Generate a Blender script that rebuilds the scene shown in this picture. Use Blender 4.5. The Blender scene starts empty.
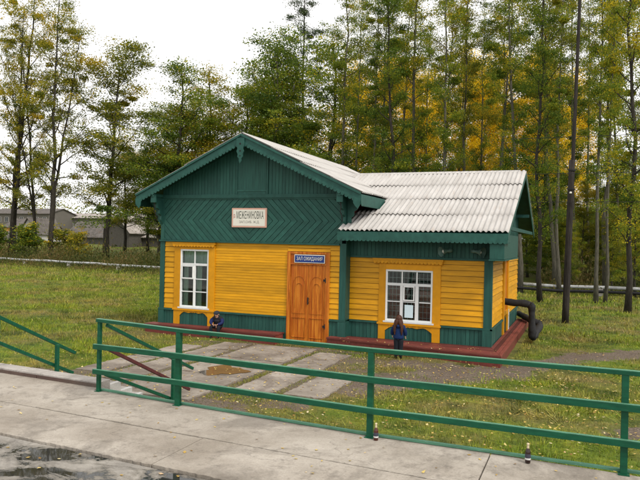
import bpy, bmesh, math, random
import numpy as np
from mathutils import Vector, Matrix
R=math.radians
random.seed(7); rng=np.random.default_rng(11)
S=bpy.context.scene
C=S.collection
# ------------------------------------------------------------------ camera
CF,YAW,PIT,ROL=649.33,-0.3863,0.0001,0.0213
CP=np.array([12.005,-16.626,2.6])
cF=np.array([math.sin(YAW)*math.cos(PIT),math.cos(YAW)*math.cos(PIT),math.sin(PIT)])
cR=np.array([math.cos(YAW),-math.sin(YAW),0]); cU=np.cross(cR,cF)
_c,_s=math.cos(ROL),math.sin(ROL)
cR,cU=_c*cR+_s*cU,-_s*cR+_c*cU
cd=bpy.data.cameras.new('camera'); cam=bpy.data.objects.new('camera',cd); C.objects.link(cam)
cd.sensor_width=36; cd.lens=CF/640*36; cd.clip_start=.05; cd.clip_end=3000
cam.matrix_world=Matrix([[cR[i],cU[i],-cF[i],CP[i]] for i in range(3)]+[[0,0,0,1]])
S.camera=cam
# ------------------------------------------------------------------ sky, sun, exposure (bright overcast)
W=bpy.data.worlds.new('World'); S.world=W; W.use_nodes=True
nt=W.node_tree; nt.nodes.clear()
out=nt.nodes.new('ShaderNodeOutputWorld'); bg=nt.nodes.new('ShaderNodeBackground'); bg.inputs[1].default_value=.15
sky=nt.nodes.new('ShaderNodeTexSky'); sky.sky_type='NISHITA'; sky.sun_disc=False
SUN_EL,SUN_AZ=R(48),R(118)   # azimuth from +Y towards +X
sky.sun_elevation=SUN_EL; sky.sun_rotation=SUN_AZ
sky.air_density=1.0; sky.dust_density=4.0
hs=nt.nodes.new('ShaderNodeHueSaturation'); hs.inputs['Saturation'].default_value=.12
mx=nt.nodes.new('ShaderNodeMixRGB'); mx.inputs[0].default_value=.72; mx.inputs[2].default_value=(7.1,7.0,6.85,1)   # cloud cover
nt.links.new(sky.outputs[0],hs.inputs['Color']); nt.links.new(hs.outputs[0],mx.inputs[1]); nt.links.new(mx.outputs[0],bg.inputs[0]); nt.links.new(bg.outputs[0],out.inputs[0])
sl=bpy.data.lights.new('sun','SUN'); sl.energy=1.4; sl.angle=R(12); sl.color=(1,.93,.82)
sun=bpy.data.objects.new('sun',sl); C.objects.link(sun)
sd=Vector((math.sin(SUN_AZ)*math.cos(SUN_EL),math.cos(SUN_AZ)*math.cos(SUN_EL),math.sin(SUN_EL)))
sun.rotation_euler=sd.to_track_quat('Z','Y').to_euler()
S.view_settings.view_transform='Standard'; S.view_settings.look='None'; S.view_settings.gamma=1
S.view_settings.exposure=0.42; S.view_settings.use_curve_mapping=False
# ------------------------------------------------------------------ helpers
def smooth(t): t=np.clip(t,0,1); return t*t*(3-2*t)
def gz(x,y):
    x=np.asarray(x,float); y=np.asarray(y,float)
    z=-.28+1.45*smooth((y-31)/40)+3.0*smooth((y-80)/300)
    z=z+.04*np.sin(x*.45+1)*np.sin(y*.37)*smooth((np.hypot(x-5,y+2)-9)/8)
    z=z+.06*smooth((-x-1)/6)*smooth((y+6)/6)
    return z
def ray(px,py): return cF+cR*(px-320)/CF-cU*(py-240)/CF
def at(px,Y,z=None):
    """ground point under image column px at depth Y"""
    d=ray(px,246+0*px); t=(Y-CP[1])/d[1]; x=CP[0]+d[0]*t
    return float(x),float(Y),float(gz(x,Y))
def zat(px,py,Y):
    d=ray(px,py); t=(Y-CP[1])/d[1]; return float(CP[2]+d[2]*t)
class MB:
    def __init__(s): s.v=[]; s.f=[]
    def add(s,v,f):
        n=len(s.v); s.v+= [tuple(a) for a in v]; s.f+=[tuple(i+n for i in q) for q in f]
    def box(s,x0,x1,y0,y1,z0,z1):
        s.add([(x0,y0,z0),(x1,y0,z0),(x1,y1,z0),(x0,y1,z0),(x0,y0,z1),(x1,y0,z1),(x1,y1,z1),(x0,y1,z1)],
              [(0,3,2,1),(4,5,6,7),(0,1,5,4),(1,2,6,5),(2,3,7,6),(3,0,4,7)]); return s
    def beam(s,p,q,w,h,up=(0,0,1)):
        p=Vector(p);q=Vector(q);d=(q-p).normalized();u=Vector(up)
        sd=d.cross(u).normalized(); u=sd.cross(d).normalized()
        vs=[]
        for c in (p,q):
            for a,b in ((-1,-1),(1,-1),(1,1),(-1,1)): vs.append(c+sd*(a*w/2)+u*(b*h/2))
        s.add(vs,[(0,1,2,3),(7,6,5,4),(0,4,5,1),(1,5,6,2),(2,6,7,3),(3,7,4,0)]); return s
    def prism(s,poly,a,b,mode='xz'):
        # poly: 2-D points, extruded from a to b on the remaining axis
        n=len(poly)
        def P(u,v,w): return {'xz':(u,w,v),'yz':(w,u,v),'xy':(u,v,w)}[mode]
        s.add([P(u,v,a) for u,v in poly]+[P(u,v,b) for u,v in poly],
              [tuple(range(n)),tuple(range(2*n-1,n-1,-1))]+[(i,i+n,(i+1)%n+n,(i+1)%n) for i in range(n)]); return s
    def strip(s,top,bot,a,b,mode='xz'):
        for i in range(len(top)-1): s.prism([top[i],top[i+1],bot[i+1],bot[i]],a,b,mode)
        return s
    def tube(s,pts,rad,n=8,cap=True):
        pts=[Vector(p) for p in pts]; base=len(s.v)
        if not hasattr(rad,'__len__'): rad=[rad]*len(pts)
        ref=None
        for i,p in enumerate(pts):
            d=(pts[min(i+1,len(pts)-1)]-pts[max(i-1,0)]).normalized()
            if ref is None: ref=d.orthogonal().normalized()
            else: ref=(ref-d*ref.dot(d)).normalized()
            b=d.cross(ref)
            for k in range(n):
                a=2*math.pi*k/n; s.v.append(tuple(p+(ref*math.cos(a)+b*math.sin(a))*rad[i]))
        for i in range(len(pts)-1):
            for k in range(n):
                s.f.append((base+i*n+k,base+i*n+(k+1)%n,base+(i+1)*n+(k+1)%n,base+(i+1)*n+k))
        if cap:
            s.f.append(tuple(base+k for k in range(n-1,-1,-1))); s.f.append(tuple(base+(len(pts)-1)*n+k for k in range(n)))
        return s
    def lathe(s,prof,c,n=16,axis=(0,0,1)):
        q=Vector((0,0,1)).rotation_difference(Vector(axis)); c=Vector(c); base=len(s.v)
        for r,h in prof:
            for k in range(n):
                a=2*math.pi*k/n; s.v.append(tuple(c+q@Vector((r*math.cos(a),r*math.sin(a),h))))
        for i in range(len(prof)-1):
            for k in range(n): s.f.append((base+i*n+k,base+i*n+(k+1)%n,base+(i+1)*n+(k+1)%n,base+(i+1)*n+k))
        s.f.append(tuple(base+k for k in range(n-1,-1,-1))); s.f.append(tuple(base+(len(prof)-1)*n+k for k in range(n)))
        return s
    def build(s,name,m,parent=None,smooth=False,bevel=0):
        me=bpy.data.meshes.new(name); me.from_pydata(s.v,[],s.f); me.update()
        if m: me.materials.append(m)
        if parent is None or True:
            bm=bmesh.new(); bm.from_mesh(me); bmesh.ops.recalc_face_normals(bm,faces=bm.faces); bm.to_mesh(me); bm.free()
        if smooth: me.shade_smooth()
        o=bpy.data.objects.new(name,me); C.objects.link(o)
        if parent: o.parent=parent; o.matrix_parent_inverse=Matrix.Translation(parent.location).inverted() if parent.rotation_euler[2]==0 else parent.matrix_world.inverted()
        if bevel:
            b=o.modifiers.new('bevel','BEVEL'); b.width=bevel; b.segments=2; b.limit_method='ANGLE'
        return o
def npmesh(name,V,F,m,parent=None,tone=None,smooth_=False):
    me=bpy.data.meshes.new(name); V=np.asarray(V,np.float32); F=np.asarray(F,np.int32)
    n,k=F.shape
    me.vertices.add(len(V)); me.vertices.foreach_set('co',V.ravel())
    me.loops.add(n*k); me.loops.foreach_set('vertex_index',F.ravel())
    me.polygons.add(n); me.polygons.foreach_set('loop_start',np.arange(0,n*k,k,dtype=np.int32)); me.polygons.foreach_set('loop_total',np.full(n,k,np.int32))
    me.update(calc_edges=True)
    if tone is not None:
        a=me.attributes.new('tone','FLOAT','FACE'); a.data.foreach_set('value',np.asarray(tone,np.float32))
    me.materials.append(m)
    if smooth_: me.shade_smooth()
    o=bpy.data.objects.new(name,me); C.objects.link(o)
    if parent: o.parent=parent
    return o
def tag(o,label=None,cat=None,group=None,kind=None):
    if label: o['label']=label
    if cat: o['category']=cat
    if group: o['group']=group
    if kind: o['kind']=kind
    return o
def empty(name,loc=(0,0,0),label=None,cat=None,group=None):
    o=bpy.data.objects.new(name,None); C.objects.link(o); o.location=loc; o.empty_display_size=.2
    return tag(o,label,cat,group)
def clip(poly,a,b,c):
    """keep a*x+b*y<=c"""
    o=[]
    for i in range(len(poly)):
        p,q=poly[i],poly[(i+1)%len(poly)]
        dp=a*p[0]+b*p[1]-c; dq=a*q[0]+b*q[1]-c
        if dp<=0: o.append(p)
        if dp*dq<0: t=dp/(dp-dq); o.append((p[0]+t*(q[0]-p[0]),p[1]+t*(q[1]-p[1])))
    return o
# ------------------------------------------------------------------ materials
class NT:
    def __init__(s,name):
        s.m=bpy.data.materials.new(name); s.m.use_nodes=True; s.t=s.m.node_tree; s.t.nodes.clear()
        s.o=s.n('ShaderNodeOutputMaterial'); s.p=s.n('ShaderNodeBsdfPrincipled'); s.l(s.p.outputs[0],s.o.inputs[0])
        s.tc=s.n('ShaderNodeTexCoord'); s.p.inputs['Specular IOR Level'].default_value=.22
    def n(s,t,**k):
        a=s.t.nodes.new(t)
        for x,y in k.items(): setattr(a,x,y)
        return a
    def l(s,a,b): s.t.links.new(a,b)
    def noise(s,scale,detail=4,rough=.6,stretch=None,src='Object',dist=0):
        a=s.n('ShaderNodeTexNoise'); a.inputs['Scale'].default_value=scale; a.inputs['Detail'].default_value=detail; a.inputs['Roughness'].default_value=rough; a.inputs['Distortion'].default_value=dist
        v=s.tc.outputs[src]
        if stretch:
            mp=s.n('ShaderNodeMapping'); mp.inputs['Scale'].default_value=stretch; s.l(v,mp.inputs[0]); v=mp.outputs[0]
        s.l(v,a.inputs['Vector']); return a.outputs['Fac']
    def ramp(s,f,stops,interp='LINEAR'):
        r=s.n('ShaderNodeValToRGB'); r.color_ramp.interpolation=interp; e=r.color_ramp.elements
        while len(e)<len(stops): e.new(.5)
        for el,(p,c) in zip(e,stops):
            el.position=p; el.color=(c,c,c,1) if not hasattr(c,'__len__') else (*c,1)
        s.l(f,r.inputs[0]); return r.outputs[0]
    def mix(s,f,a,b,mode='MIX'):
        m=s.n('ShaderNodeMixRGB',blend_type=mode)
        for i,x in ((0,f),(1,a),(2,b)):
            if isinstance(x,(int,float)): m.inputs[i].default_value=x
            elif isinstance(x,tuple): m.inputs[i].default_value=(*x,1)
            else: s.l(x,m.inputs[i])
        return m.outputs[0]
    def math(s,op,a,b=0):
        m=s.n('ShaderNodeMath',operation=op)
        for i,x in ((0,a),(1,b)):
            if isinstance(x,(int,float)): m.inputs[i].default_value=x
            else: s.l(x,m.inputs[i])
        return m.outputs[0]
    def attr(s,name): a=s.n('ShaderNodeAttribute'); a.attribute_name=name; return a.outputs['Fac']
    def col(s,c):
        if isinstance(c,tuple): s.p.inputs['Base Color'].default_value=(*c,1)
        else: s.l(c,s.p.inputs['Base Color'])
    def rough(s,r):
        if isinstance(r,(int,float)): s.p.inputs['Roughness'].default_value=r
        else: s.l(r,s.p.inputs['Roughness'])
    def bump(s,h,st=.3,d=.01):
        b=s.n('ShaderNodeBump'); b.inputs['Strength'].default_value=st; b.inputs['Distance'].default_value=d
        s.l(h,b.inputs['Height']); s.l(b.outputs[0],s.p.inputs['Normal'])
def sc(c,k): return tuple(min(1,x*k) for x in c)
def paint(name,c,wear,stretch=(1,1,1),rough=.5,amt=.35,scale=3,wscale=9,wthr=.68,rust=None,isl=.16):
    m=NT(name)
    a=m.noise(scale,5,.6,stretch); b=m.noise(wscale,6,.7,stretch)
    base=m.mix(m.ramp(a,[(.3,0.),(.7,1.)]),sc(c,1-amt),sc(c,1+amt*.6))
    gi=m.n('ShaderNodeNewGeometry').outputs['Random Per Island']
    base=m.mix(gi,m.mix(1,base,(1-isl,1-isl,1-isl),'MULTIPLY'),m.mix(1,base,(1+isl,1+isl*.9,1+isl*.7),'MULTIPLY'))
    w=m.ramp(b,[(wthr,0.),(wthr+.08,.7)])
    if rust: base=m.mix(m.ramp(m.noise(38,5,.7,stretch),[(.66,0.),(.70,.9)]),base,rust)
    nz=m.ramp(m.noise(70,2,.5,(1,1,1)),[(.74,0.),(.76,.6)]); base=m.mix(nz,base,sc(wear,.5))
    m.col(m.mix(w,base,wear)); m.rough(rough)
    m.bump(m.noise(40,4,.6,stretch),.25,.004)
    return m.m
GREEN=(.023,.090,.074); YEL=(.62,.295,.006)
M={}
M['green_v']=paint('green paint upright boards',GREEN,(.06,.13,.11),(6,6,.5),.5,.3)
M['green']=paint('green paint',GREEN,(.05,.12,.10),(2,2,2),.5,.25)
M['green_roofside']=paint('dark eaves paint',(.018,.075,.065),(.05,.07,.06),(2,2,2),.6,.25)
M['yellow']=paint('yellow paint boards',YEL,(.42,.17,.03),(.6,.6,5),.45,.22,3,7,.66)
M['yellow_trim']=paint('ochre trim paint',(.60,.27,.008),(.42,.18,.02),(2,2,2),.45,.12)
M['white']=paint('white window paint',(.72,.74,.75),(.5,.48,.44),(3,3,3),.4,.06)
M['railtop']=paint('pale green enamel and rail highlight',(.10,.26,.17),(.30,.38,.30),(1.5,8,8),.4,.3,3,14,.6,(.08,.10,.06))  # toe rail paint; on the other rails it colours in the top highlight
M['rail']=paint('railing green enamel',(.008,.088,.045),(.05,.12,.08),(1.5,8,8),.36,.3,3,14,.62,(.09,.045,.025))
M['rust']=paint('maroon rusty bar',(.10,.03,.03),(.16,.07,.05),(4,4,4),.6,.3)
M['deck']=paint('brown red deck paint',(.15,.038,.032),(.27,.15,.12),(.7,.7,3),.5,.28,4,10,.64,None,.4)
M['decks']=paint('brown red deck paint side',(.15,.038,.032),(.27,.15,.12),(3,.7,3),.5,.28,4,10,.64,None,.4)
M['blackpipe']=paint('black pipe lagging',(.022,.022,.024),(.06,.06,.055),(3,3,3),.8,.5)
M['silver']=paint('silvery pipe cladding',(.42,.43,.44),(.16,.14,.11),(1,1,1),.6,.3,2,3,.5)
M['horn']=paint('horn speaker paint',(.09,.16,.14),(.08,.1,.1),(3,3,3),.5,.2)
M['black']=paint('black metal',(.02,.02,.02),(.04,.03,.03),(3,3,3),.5,.2)
def simple(name,c,rough=.6,bump=None,spec=None,vary=.15,scale=12):
    m=NT(name); m.col(m.mix(m.noise(scale,4),sc(c,1-vary),sc(c,1+vary))); m.rough(rough)
    if bump: m.bump(m.noise(bump,4),.3,.01)
    return m.m
M['dark']=simple('dark interior',(.02,.02,.02),.9)
M['backing']=simple('shadow gap',(.008,.03,.025),.9)
M['sign_white']=simple('sign enamel white',(.72,.70,.62),.35,None,None,.05)
M['sign_pink']=simple('sign border faded red',(.62,.36,.28),.4,None,None,.1)
M['ink']=simple('sign lettering dark',(.03,.045,.035),.5)
M['ink2']=simple('sign lettering grey',(.16,.15,.14),.5)
M['redink']=simple('sign lettering red',(.35,.05,.04),.5)
M['blue']=simple('sign enamel blue',(.012,.04,.20),.3)
M['paper']=simple('notice paper',(.62,.76,.82),.7,None,None,.04)
M['curtain_green']=simple('pale green curtain',(.55,.66,.56),.9)
M['curtain_red']=simple('red brown curtain',(.42,.17,.13),.9,None,None,.5,6)
def wood():
    m=NT('varnished door wood')
    g=m.noise(2.2,6,.65,(9,9,.6),dist=.12); r=m.noise(1.3,2,.5,(10,1,.2))
    c=m.ramp(g,[(.3,(.24,.055,.007)),(.48,(.50,.15,.015)),(.68,(.74,.30,.035))])
    c2=m.mix(m.ramp(r,[(.40,0.),(.60,.6)]),c,(.36,.075,.009)); m.col(c2); m.rough(.3); m.bump(g,.15,.003); return m.m
M['door']=wood()
def glass():
    m=NT('window glass'); m.t.nodes.remove(m.p)
    g=m.n('ShaderNodeBsdfGlossy'); g.inputs['Roughness'].default_value=.02; g.inputs['Color'].default_value=(.9,.95,1,1)
    t=m.n('ShaderNodeBsdfTransparent'); t.inputs['Color'].default_value=(.78,.84,.82,1); f=m.n('ShaderNodeFresnel'); f.inputs['IOR'].default_value=1.6
    x=m.n('ShaderNodeMixShader'); m.l(f.outputs[0],x.inputs[0]); m.l(t.outputs[0],x.inputs[1]); m.l(g.outputs[0],x.inputs[2]); m.l(x.outputs[0],m.o.inputs[0]); return m.m
M['glass']=glass()
def roofm(name,a=(.40,.38,.36),b=(.51,.49,.47),st=(1,1,1)):
    m=NT(name); n1=m.noise(1.4,6,.65,st); n2=m.noise(7,6,.75,st); n3=m.noise(2.3,5,.7,st)
    c=m.mix(m.ramp(n1,[(.35,0.),(.65,1.)]),a,b)
    c=m.mix(m.ramp(n2,[(.58,0.),(.74,.28)]),c,(.20,.165,.14))
    c=m.mix(m.ramp(n3,[(.58,0.),(.75,.35)]),c,(.36,.22,.13)); m.col(c); m.rough(.85); m.bump(m.noise(60,3),.2,.004); return m.m
M['slate']=roofm('weathered corrugated sheet',st=(3.5,.5,1))
M['slate2']=roofm('weathered corrugated sheet cross slope',st=(.6,3,1))
def leafm(name,stops,trans=.45):
    m=NT(name); oi=m.n('ShaderNodeObjectInfo'); t=m.attr('tone')
    r=m.math('ADD',t,m.math('MULTIPLY',m.math('SUBTRACT',oi.outputs['Random'],.5),.32))
    c=m.ramp(r,stops); m.col(c); m.rough(.65); m.p.inputs['Specular IOR Level'].default_value=.25
    tr=m.n('ShaderNodeBsdfTranslucent'); m.l(c,tr.inputs[0]); x=m.n('ShaderNodeMixShader'); x.inputs[0].default_value=trans
    m.l(m.p.outputs[0],x.inputs[1]); m.l(tr.outputs[0],x.inputs[2]); m.l(x.outputs[0],m.o.inputs[0]); return m.m
M['leaf_green']=leafm('green leaves',[(0,(.045,.085,.012)),(.35,(.13,.20,.020)),(.65,(.30,.33,.028)),(.85,(.60,.46,.02))])
M['leaf_olive']=leafm('turning olive leaves',[(0,(.06,.09,.012)),(.4,(.20,.22,.022)),(.7,(.40,.34,.026)),(.95,(.60,.40,.025))])
M['leaf_gold']=leafm('golden leaves',[(0,(.44,.34,.014)),(.4,(.78,.55,.014)),(.75,(.88,.64,.018)),(1,(.9,.70,.03))])
M['leaf_dark']=leafm('dark needles',[(0,(.014,.034,.010)),(.5,(.045,.075,.018)),(1,(.11,.14,.03))],.15)
M['weed']=leafm('dry weeds',[(0,(.04,.055,.012)),(.4,(.10,.11,.025)),(.7,(.19,.14,.05)),(1,(.30,.20,.08))])
M['fallen']=leafm('fallen leaves',[(0,(.22,.12,.03)),(.4,(.50,.33,.08)),(.7,(.62,.48,.16)),(.9,(.60,.52,.34)),(1,(.60,.20,.03))],.1)
def barkm(name,a,b,st=(6,6,1)):
    m=NT(name); n=m.noise(3,6,.7,st); m.col(m.ramp(n,[(.35,a),(.65,b)])); m.rough(.9); m.bump(n,.6,.03); return m.m
M['bark']=barkm('dark bark',(.018,.015,.012),(.06,.052,.042))
M['bark_grey']=barkm('grey bark',(.05,.045,.035),(.14,.13,.10))
M['bark_birch']=barkm('pale bark',(.10,.09,.07),(.32,.29,.24),(2,2,5))
M['pole']=barkm('tarred pole wood',(.016,.013,.012),(.05,.043,.038),(10,10,.6))
def groundm(blade=False):
    m=NT('grass blades' if blade else 'meadow ground')
    src='Object'
    n1=m.noise(.35,5,.65); n2=m.noise(2.2,6,.7); n3=m.noise(18,5,.7)
    g=m.ramp(n2,[(.28,(.055,.10,.009)),(.5,(.14,.195,.016)),(.72,(.28,.285,.03))])
    dry=m.ramp(n2,[(.3,(.15,.12,.04)),(.7,(.28,.21,.08))])
    c=m.mix(m.ramp(n1,[(.44,0.),(.62,.8)]),g,dry); c=m.mix(m.ramp(m.noise(.9,5,.7),[(.52,0.),(.66,.75)]),c,(.035,.06,.010))
    if blade:
        t=m.attr('tone'); c=m.mix(t,m.mix(1,c,(.55,.6,.6),'MULTIPLY'),m.mix(1,c,(2.1,1.9,1.5),'MULTIPLY'))
        c=m.mix(m.ramp(t,[(.9,0.),(.93,.8)]),c,(.30,.23,.10))
        m.col(c); m.rough(.6); m.p.inputs['Specular IOR Level'].default_value=.2
        return m.m
    c=m.mix(.8,c,m.mix(1,c,m.ramp(n3,[(.3,.25),(.7,1.05)]),'MULTIPLY'))
    d=m.attr('dirt'); dn=m.math('ADD',d,m.math('MULTIPLY',m.math('SUBTRACT',n2,.5),2.2))
    soil=m.mix(m.ramp(m.noise(30,5,.75),[(.35,0.),(.68,1.)]),(.05,.037,.027),(.26,.21,.16))
    soil=m.mix(m.ramp(m.noise(1.2,4),[(.35,0.),(.7,.6)]),soil,(.10,.07,.055))
    c=m.mix(m.ramp(dn,[(.40,0.),(.60,1.)]),c,soil)
    m.col(c); m.rough(.95); m.bump(n3,.8,.03); return m.m
M['ground']=groundm(); M['blade']=groundm(True)
def concm(name,a,b,stain=(.10,.085,.07),wet=False):
    m=NT(name); n1=m.noise(.9,6,.65); n2=m.noise(5,6,.75); n3=m.noise(55,4,.7)
    vo=m.n('ShaderNodeTexVoronoi',feature='DISTANCE_TO_EDGE'); vo.inputs['Scale'].default_value=.42; vm=m.n('ShaderNodeVectorMath',operation='ADD'); nn_=m.n('ShaderNodeTexNoise'); nn_.inputs['Scale'].default_value=2.2; nn_.inputs['Detail'].default_value=6
    m.l(m.tc.outputs['Object'],nn_.inputs['Vector']); m.l(m.tc.outputs['Object'],vm.inputs[0]); m.l(nn_.outputs['Color'],vm.inputs[1]); m.l(vm.outputs[0],vo.inputs['Vector'])
    crack=m.math('MULTIPLY',m.ramp(vo.outputs['Distance'],[(.0,1.),(.006,.0)]),m.ramp(n1,[(.54,0.),(.64,.55)]))
    c=m.mix(m.ramp(n1,[(.36,0.),(.66,1.)]),a,b)
    c=m.mix(m.ramp(n2,[(.52,0.),(.72,.6)]),c,stain); c=m.mix(m.ramp(m.noise(.45,6,.7,dist=1.),[(.50,0.),(.60,.45)]),c,stain)
    c=m.mix(.35,c,m.mix(1,c,m.ramp(n3,[(.3,.5),(.7,1.3)]),'MULTIPLY'))
    c=m.mix(crack,c,(.05,.042,.035)); c=m.mix(m.ramp(m.noise(24,3,.6),[(.70,0.),(.74,.55)]),c,(.09,.075,.055))
    if wet:
        w0=m.noise(1.7,7,.68,(1,1.6,1),dist=.5); geo=m.n('ShaderNodeVectorMath',operation='DISTANCE'); mp=m.n('ShaderNodeMapping'); mp.inputs['Scale'].default_value=(1,1.6,1); m.l(m.tc.outputs['Object'],mp.inputs[0]); m.l(mp.outputs[0],geo.inputs[0]); geo.inputs[1].default_value=(7.25,-11.62*1.6,.28*1)
        w0=m.math('ADD',w0,m.math('MAXIMUM',m.math('MULTIPLY',m.math('SUBTRACT',1.35,geo.outputs['Value']),.07),-.07)); w=m.ramp(w0,[(.44,0.),(.52,1.)]); w2=m.ramp(w0,[(.52,0.),(.56,1.)])
        c=m.mix(w,c,m.mix(1,c,(.62,.60,.56),'MULTIPLY')); c=m.mix(w2,c,(.025,.024,.022))
        m.rough(m.ramp(w0,[(.44,.8),(.52,.4),(.56,.03)]))
        h=m.mix(w2,n3,(.5,.5,.5)); m.bump(h,.35,.01); m.p.inputs['IOR'].default_value=1.6
    else: m.rough(.85); m.bump(n3,.35,.006)
    m.col(c); return m.m
M['plat']=concm('platform concrete',(.28,.243,.20),(.45,.405,.35))
M['asph']=concm('wet worn asphalt',(.24,.22,.195),(.36,.33,.29),(.09,.08,.07),True)
M['slab']=concm('old paving slab concrete',(.19,.16,.13),(.37,.325,.275),(.10,.075,.06))
M['curb']=concm('kerb concrete',(.38,.35,.32),(.52,.48,.45))
M['brownface']=concm('rust brown kerb face',(.10,.065,.055),(.17,.12,.10))
M['whitestep']=concm('whitewashed step',(.55,.54,.52),(.75,.74,.72),(.35,.32,.3))
def mudm():
    m=NT('muddy puddle water'); m.col(m.mix(m.noise(6,3),(.055,.042,.032),(.095,.075,.058))); m.rough(.06); return m.m
M['mud']=mudm()
M['skin']=simple('skin',(.52,.30,.22),.5); M['hoodie']=simple('navy blue jacket',(.006,.022,.085),.8,40)
M['dkjacket']=simple('dark grey jacket',(.018,.018,.024),.8,40); M['bluesleeve']=simple('bright blue sleeve',(.010,.018,.085),.7,40)
M['trouser']=simple('dark trousers',(.012,.014,.02),.85,50); M['shoe']=simple('black shoe leather',(.012,.012,.013),.45)
M['cap']=simple('dark knitted cap',(.03,.035,.045),.9,80)
def hairm(name,a,b):
    m=NT(name); m.col(m.ramp(m.noise(6,4,.6,(14,14,1)),[(.3,a),(.7,b)])); m.rough(.45); m.bump(m.noise(8,3,.6,(14,14,1)),.5,.01); return m.m
M['hair']=hairm('reddish brown hair',(.025,.010,.007),(.10,.038,.020)); M['eye']=simple('eye',(.02,.015,.012),.2); M['lip']=simple('lips',(.38,.13,.11),.5)
def gl(name,c):
    m=NT(name); m.col(c); m.rough(.08); m.p.inputs['Transmission Weight'].default_value=.3; m.p.inputs['Coat Weight'].default_value=.5; return m.m
M['bottle']=gl('brown bottle glass',(.09,.018,.008)); M['bottle2']=gl('dark bottle glass',(.03,.012,.010))
M['cork']=simple('pale foil neck',(.62,.52,.34),.5); M['label']=simple('bottle label',(.05,.05,.07),.5); M['labelw']=simple('bottle label pale',(.6,.6,.58),.5)

# ------------------------------------------------------------------ ground
def seg(x,y,ax,ay,bx,by,w):
    t=np.clip(((x-ax)*(bx-ax)+(y-ay)*(by-ay))/((bx-ax)**2+(by-ay)**2),0,1)
    return np.clip(1.35-np.hypot(x-ax-t*(bx-ax),y-ay-t*(by-ay))/w,0,1)
def dirt(x,y):
    d=np.zeros_like(x)
    for a in [(8.6,-3.2,10.2,-1.7,.95),(10.2,-1.7,12.0,1.4,.6),(12.0,1.4,13.6,2.9,.75),(13.6,2.9,24,6,.8),(7.7,-1.6,10,-1.6,.6),(2.2,-6.6,6.2,-7.3,.9),(3.5,-1.0,6.6,-.9,.35),
              (7.9,-4.6,8.9,-3.2,.7),(2,-7.2,1.2,-6.2,.4),(6.0,-8.75,16,-9.2,.5),(9.5,-8.2,13,-8.6,.5),(12.8,-5.5,14,-4.8,.5)]:
        d=np.maximum(d,seg(x,y,*a))
    d=np.maximum(d,.85*((x>1.9)&(x<7.8)&(y<-.9)&(y>-6.6)))
    return d
def axis(lo,a,b,hi,fine):
    l=[a]; s=fine
    while l[-1]>lo: s*=1.35; l.append(l[-1]-s)
    r=[b]; s=fine
    while r[-1]<hi: s*=1.35; r.append(r[-1]+s)
    return np.array(l[:0:-1]+list(np.arange(a,b,fine))+r)
gx=axis(-900,-32,22,900,.22); gy=axis(-400,-9.4,34,1500,.22)
X,Y=np.meshgrid(gx,gy); Z=gz(X,Y)+.02*np.sin(X*2.1+np.sin(Y*1.7))*np.sin(Y*2.3)*(np.abs(X)<60)
nx,ny=len(gx),len(gy); idx=np.arange(nx*ny).reshape(ny,nx)
F=np.stack([idx[:-1,:-1],idx[:-1,1:],idx[1:,1:],idx[1:,:-1]],-1).reshape(-1,4)
g=npmesh('ground',np.stack([X,Y,Z],-1).reshape(-1,3),F,M['ground'],smooth_=True)
a=g.data.attributes.new('dirt','FLOAT','POINT'); a.data.foreach_set('value',(.84*dirt(X,Y)).astype(np.float32).ravel())
tag(g,kind='structure')
# platform, in a frame turned slightly against the building
SK=-.06
def PY(x,yp): return yp+SK*(x-5.4)
def slab(mb,x0,x1,y0,y1,z0,z1,sk=SK):
    mb.add([(x0,y0+sk*(x0-5.4),z0),(x1,y0+sk*(x1-5.4),z0),(x1,y1+sk*(x1-5.4),z0),(x0,y1+sk*(x0-5.4),z0),
            (x0,y0+sk*(x0-5.4),z1),(x1,y0+sk*(x1-5.4),z1),(x1,y1+sk*(x1-5.4),z1),(x0,y1+sk*(x0-5.4),z1)],
            [(0,3,2,1),(4,5,6,7),(0,1,5,4),(1,2,6,5),(2,3,7,6),(3,0,4,7)])
mb=MB(); HP=.3
def rslab(mb,x0,x1,y0,y1,z0,z1,amp=.012):
    """slab with slightly crumbled front and back edges"""
    n=max(2,int((x1-x0)/.035)); xs=np.linspace(x0,x1,n)
    ya=y0+SK*(xs-5.4)+rng.uniform(-amp,amp,n); yb=y1+SK*(xs-5.4)+rng.uniform(-amp,amp,n)*.5
    top=[(x,y) for x,y in zip(xs,yb)]; bot=[(x,y) for x,y in zip(xs,ya)]
    b=len(mb.v)
    for x,y in top: mb.v.append((x,y,z1))
    for x,y in bot: mb.v.append((x,y,z1))
    for x,y in top: mb.v.append((x,y,z0))
    for x,y in bot: mb.v.append((x,y,z0))
    for i in range(n-1):
        mb.f+=[(b+i,b+n+i,b+n+i+1,b+i+1),(b+n+i,b+3*n+i,b+3*n+i+1,b+n+i+1),(b+i+1,b+2*n+i+1,b+2*n+i,b+i)]
    mb.f+=[(b,b+2*n,b+3*n,b+n),(b+n-1,b+2*n-1,b+4*n-1,b+3*n-1)]
seams=[-40,-13,-7,-1.2,5.28,11.1,16.9,23,40]
for i in range(len(seams)-1):
    rslab(mb,seams[i]+.007,seams[i+1]-.007,-10.035,-8.78 if seams[i]<5 else -8.93,-.6,HP-(.006 if i%2 else 0),.006)
seams2=[-40,-12,-5,.8,8.0,14.4,21,40]
for i in range(len(seams2)-1):
    rslab(mb,seams2[i]+.008,seams2[i+1]-.008,-11.02,-10.055,-.6,HP-(.004 if i%2 else .0),.009)
tag(mb.build('platform',M['plat']),kind='structure')
mb=MB(); slab(mb,-60,60,-60,-11.05,-.5,.278); tag(mb.build('asphalt',M['asph']),kind='structure')
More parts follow.
